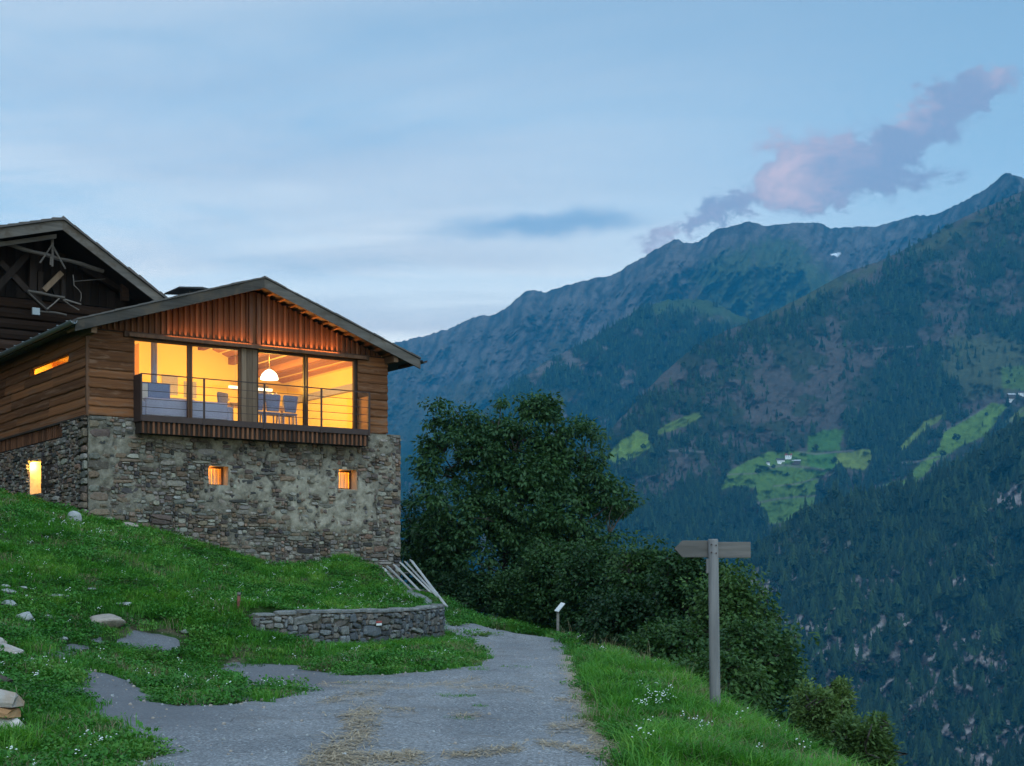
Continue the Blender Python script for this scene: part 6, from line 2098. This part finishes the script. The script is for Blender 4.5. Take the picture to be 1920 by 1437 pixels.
def flower(seed):
    r = random.Random(seed); v = []; f = []
    for i in range(5):
        c = Vector((r.uniform(-.08, .08), r.uniform(-.08, .08), r.uniform(.10, .22))); s = r.uniform(.010, .018); k = len(v)
        for j in range(6):
            v.append((c.x + s * math.cos(j * 1.047), c.y + s * math.sin(j * 1.047), c.z + r.uniform(-.004, .004)))
        v.append((c.x, c.y, c.z + s * .7))
        for j in range(6): f.append((k + j, k + (j + 1) % 6, k + 6))
    me = bpy.data.meshes.new('flower'); me.from_pydata(v, [], f); me.update(); me.materials.append(M_PETAL)
    return me
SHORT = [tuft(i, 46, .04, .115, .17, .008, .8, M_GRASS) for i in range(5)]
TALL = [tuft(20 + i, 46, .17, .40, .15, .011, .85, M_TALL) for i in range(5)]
HERB = [herb(40 + i, 60, .10, .17, .017, M_HERB) for i in range(4)]
SEED = [tuft(60 + i, 7, .38, .62, .16, .007, .45, M_DRY) for i in range(3)]
FLOW = [flower(80 + i) for i in range(4)]
DRYT = [tuft(90 + i, 30, .06, .17, .16, .006, .9, M_DRY) for i in range(2)]
GSRC = SHORT + TALL + HERB + SEED + DRYT      # 0-4, 5-9, 10-13, 14-16

def house_mask(x, y):
    q = np.stack([x - H0[0], y - H0[1]], -1)
    u = q @ HU; v = q @ HV
    return (u > -.02) & (v > -.02) & (u < 9.1)

def sow(n, x0, x1, y0, y1, seed, dens):
    r = np.random.default_rng(seed)
    x = r.uniform(x0, x1, n); y = r.uniform(y0, y1, n)
    # keep what the framed view (with a margin) can show
    k = x / y
    ok = (k > -.56) & (k < .46)
    x = x[ok]; y = y[ok]
    ok = r.random(len(x)) < dens(x, y)
    return x[ok], y[ok], r

def edge_keep(x, y):
    return (edge_sd(x, y) < 3.2) & ~house_mask(x, y)

pts = []; rots = []; scs = []; ids = []
def add(x, y, r, idx, smin, smax, zs=None):
    z = height(x, y)
    n = len(x)
    pts.append(np.stack([x, y, z], 1)); rots.append(np.stack([r.normal(0, .08, n), r.normal(0, .08, n), r.uniform(0, 6.28, n)], 1))
    s = r.uniform(smin, smax, n)
    s3 = np.repeat(s[:, None], 3, 1)
    if zs is not None: s3[:, 2] *= zs
    scs.append(s3); ids.append(idx)
def off_wall(x, y):
    s = wall_side(x, y)
    return ~((s > -.16) & (s < .16) & (x > -5.0) & (x < -1.4) & (y < 36))
# short turf and herbs
def d_turf(x, y):
    rs_ = road_sd(x, y)
    d = np.maximum(sstep(-rs_, -.04, .10), .30 * sstep(-rs_, -.32, .0) * sstep(fbm(x * 3.0, y * 3.0, 251, 3), .50, .62))
    near = 1.0 / np.maximum(1, (y / 17) ** 1.0)
    bare = 1 - .75 * sstep(fbm(x * .8 + 5, y * .8, 231, 4), .58, .70) * sstep(-rs_, .1, .5) * (x < 0)
    return d * edge_keep(x, y) * near * off_wall(x, y) * bare
x, y, r = sow(100000, -18, 4.8, 10.5, 48, 1, d_turf)
w_ = wall_side(x, y)
pat = fbm(x * .7, y * .7, 201, 3)
idx = np.where(r.random(len(x)) < sstep(pat, .42, .60) * .75 + .15, r.integers(10, 14, len(x)), r.integers(0, 5, len(x)))
sz = .75 + .9 * sstep(fbm(x * 1.1, y * 1.1, 203, 3), .42, .68)
idx = np.where(r.random(len(x)) < .035 + .10 * sstep(fbm(x * .9, y * .9, 233, 3), .5, .65), r.integers(17, 19, len(x)), idx)
add(x, y, r, idx, .8, 1.25, sz)
scs[-1] *= (1 + .012 * np.maximum(y - 14, 0))[:, None]
# tall verge and wall-foot grass
def d_tall(x, y):
    rs_ = road_sd(x, y)
    e = edge_sd(x, y)
    verge = sstep(e, -2.6, -1.2) * sstep(-rs_, .0, .28)
    foot = np.exp(-((wall_side(x, y) + .55) / .55) ** 2) * (x > -6.5) * (x < -.3) * (y < 36) * sstep(-rs_, .05, .3)
    bank = .9 * np.exp(-(wall_side(x, y) / .55) ** 2) * (x > -7.4) * (x < -4.5)
    mead = .22 * sstep(fbm(x * .8, y * .8, 207, 3), .52, .66)
    hs = .5 * np.exp(-np.abs((np.stack([x - H0[0], y - H0[1]], -1) @ HV) + .25) / .25)
    return np.clip(np.maximum(np.maximum(verge, foot), np.maximum(np.maximum(mead * sstep(-rs_, .2, .6), bank), hs)), 0, 1) * edge_keep(x, y) * off_wall(x, y)
x, y, r = sow(60000, -18, 5.2, 10.5, 50, 2, d_tall)
vg = sstep(edge_sd(x, y), -2.2, -.6)
zs = np.where(edge_sd(x, y) > -2.4, .60 + .85 * sstep(fbm(x * 1.7, y * 1.7, 208, 3), .32, .72), .62)
zs = zs * np.where(edge_sd(x, y) > -2.4, np.where(y > 26, .55, .70), 1)
add(x, y, r, r.integers(5, 10, len(x)), .75, 1.2, zs)
# seed heads along the lip
x, y, r = sow(2600, .8, 4.5, 11, 30, 31, lambda x, y: .6 * edge_keep(x, y) * sstep(-road_sd(x, y), .1, .4) * sstep(fbm(x * 1.2, y * 1.2, 241, 3), .45, .6))
add(x, y, r, r.integers(17, 19, len(x)), .9, 1.6, 1.5)
x, y, r = sow(5000, -15, 5.2, 10.5, 50, 3, lambda x, y: np.clip(np.exp(-((edge_sd(x, y) - .25) / .5) ** 2) * sstep(y, 18, 24) * .55, 0, 1) * edge_keep(x, y))
add(x, y, r, r.integers(14, 17, len(x)), .7, 1.15)
# tufts growing through cracks in the track
tp = []
for (px, py, n, s) in ((850, 1309, 7, 26), (880, 1309, 6, 18), (868, 1352, 8, 22), (900, 1330, 3, 6), (895, 1259, 8, 16), (905, 1190, 8, 18), (655, 1284, 6, 14), (700, 1268, 8, 22), (790, 1263, 8, 24), (560, 1285, 6, 12), (985, 1255, 3, 14), (960, 1254, 3, 10)):
    for _ in range(n):
        tp.append(hit(px + random.gauss(0, s * .5), py + random.gauss(0, 1.5)))
tp = np.array(tp); r = np.random.default_rng(4)
add(tp[:, 0], tp[:, 1], r, r.integers(0, 5, len(tp)), .35, .75)
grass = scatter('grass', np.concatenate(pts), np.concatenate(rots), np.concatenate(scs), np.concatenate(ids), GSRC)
tag(grass, 'green meadow grass and herbs on the slope and along the track', kind='stuff')
# white flowers
def d_fl(x, y):
    c = sstep(fbm(x * .55, y * .55, 211, 3), .46, .66)
    px = 960 + x / y * FPX
    return (.12 + .5 * c) * sstep(-road_sd(x, y), .05, .2) * edge_keep(x, y) * off_wall(x, y) * np.where(x > 1, .35, .8)
x, y, r = sow(6500, -15, 4, 11, 44, 5, d_fl)
cl = [hit(px + random.gauss(0, 9), py + random.gauss(0, 5)) for px, py, n in ((1205, 1350, 7), (1235, 1345, 7), (1250, 1330, 3), (1310, 1405, 5), (640, 1212, 9), (668, 1200, 4), (855, 1205, 6), (868, 1210, 5), (50, 1260, 8), (200, 1010, 5)) for _ in range(n)]
cl = np.array(cl); x = np.concatenate([x, cl[:, 0]]); y = np.concatenate([y, cl[:, 1]])
n = len(x)
fl = scatter('wild_flowers', np.stack([x, y, height(x, y) + .02 + .12 * (x > 1)], 1), np.stack([r.normal(0, .1, n), r.normal(0, .1, n), r.uniform(0, 6.28, n)], 1), r.uniform(.45, .85, n), r.integers(0, 4, n), FLOW)
tag(fl, 'small white wild flowers and clover heads scattered in the meadow', kind='stuff')

# ---------------------------------------------------------------- loose straw on the track
def straw():
    r = np.random.default_rng(6)
    P0 = []
    for line, w in STRAW_PX:
        ln = np.array(line, float)
        seg = np.linalg.norm(np.diff(ln, axis=0), axis=1)
        n = int(seg.sum() * w * .20)
        t = r.random(n) * seg.sum(); cs = np.concatenate([[0], np.cumsum(seg)])
        px = np.interp(t, cs, ln[:, 0]) + r.normal(0, w * .6, n); py = np.interp(t, cs, ln[:, 1]) + r.normal(0, w * .45, n)
        P0.append(np.stack([px, np.minimum(py, 1470)], 1))
    q = np.concatenate(P0)
    d = 1.585 * FPX / np.maximum(q[:, 1] - HOR, 60)
    x = (q[:, 0] - 960) / FPX * d; y = d
    z = height(x, y) + .034
    n = len(x)
    a = r.uniform(0, np.pi, n); ln = r.uniform(.02, .09, n); wd = r.uniform(.003, .006, n)
    ax = np.stack([np.cos(a), np.sin(a), r.normal(0, .12, n)], 1); sd = np.stack([-np.sin(a), np.cos(a), np.zeros(n)], 1)
    c = np.stack([x, y, z + r.random(n) * .012], 1)
    V = np.stack([c - ax * ln[:, None] - sd * wd[:, None], c + ax * ln[:, None] - sd * wd[:, None], c + ax * ln[:, None] + sd * wd[:, None], c - ax * ln[:, None] + sd * wd[:, None]], 1).reshape(-1, 3)
    i = np.arange(n) * 4
    me = mesh_np('straw', V, np.stack([i, i + 1, i + 2, i + 3], 1))
    vflt(me, 'tone', np.repeat(r.random(n), 4))
    o = link('straw', me, foliage_mat('dry_straw', (.24, .18, .12), (.40, .31, .21), (.56, .46, .33), .1, .8))
    tag(o, 'loose dry straw and hay lying along the track', kind='stuff')
straw()

# ---------------------------------------------------------------- loose grit on the track
def grit():
    r = np.random.default_rng(8); n = 9000
    x = r.uniform(-7, 2.2, n); y = 10.5 + 32 * r.random(n) ** 1.7
    s = road_sd(x, y)
    ok = (s > -.05) & (r.random(n) < .10 + .9 * np.exp(-np.maximum(s, 0) / .25)) & (np.abs(x / y) < .45)
    x = x[ok]; y = y[ok]; n = len(x)
    src = []
    for k in range(4):
        v, f = stone_unit(400 + k, 6)
        me = bpy.data.meshes.new('pebble'); me.from_pydata([(a, c, -b * .7 - .2) for a, b, c in v], [], f); me.materials.append(M_ROCKG if k % 2 else M_ROCKB); me.update(); src.append(me)
    sc = .012 + .035 * r.random(n) ** 3
    o = scatter('gravel', np.stack([x, y, height(x, y) + .026], 1), np.stack([r.normal(0, .3, n), r.normal(0, .3, n), r.uniform(0, 6.28, n)], 1), sc, r.integers(0, 4, n), src)
    tag(o, 'loose grit and small stones lying along the track edges', kind='stuff')
grit()

# ---------------------------------------------------------------- evening haze over the valley
HAZE_DENSITY = 0.76e-4
hz = MB().box(-9000, 9000, -2500, 9300, -620, 2700).mesh('haze')
m, t = new_mat('haze')
pv = t.add('ShaderNodeVolumePrincipled')
pv.inputs['Color'].default_value = (0.05, 0.52, 1.0, 1.0)
pv.inputs['Density'].default_value = HAZE_DENSITY
pv.inputs['Anisotropy'].default_value = 0.0
to = t.add('ShaderNodeOutputMaterial')
t.l.new(pv.outputs[0], to.inputs['Volume'])
haze = link('haze', hz, m)
tag(haze, 'thin blue evening haze filling the valley', kind='stuff')
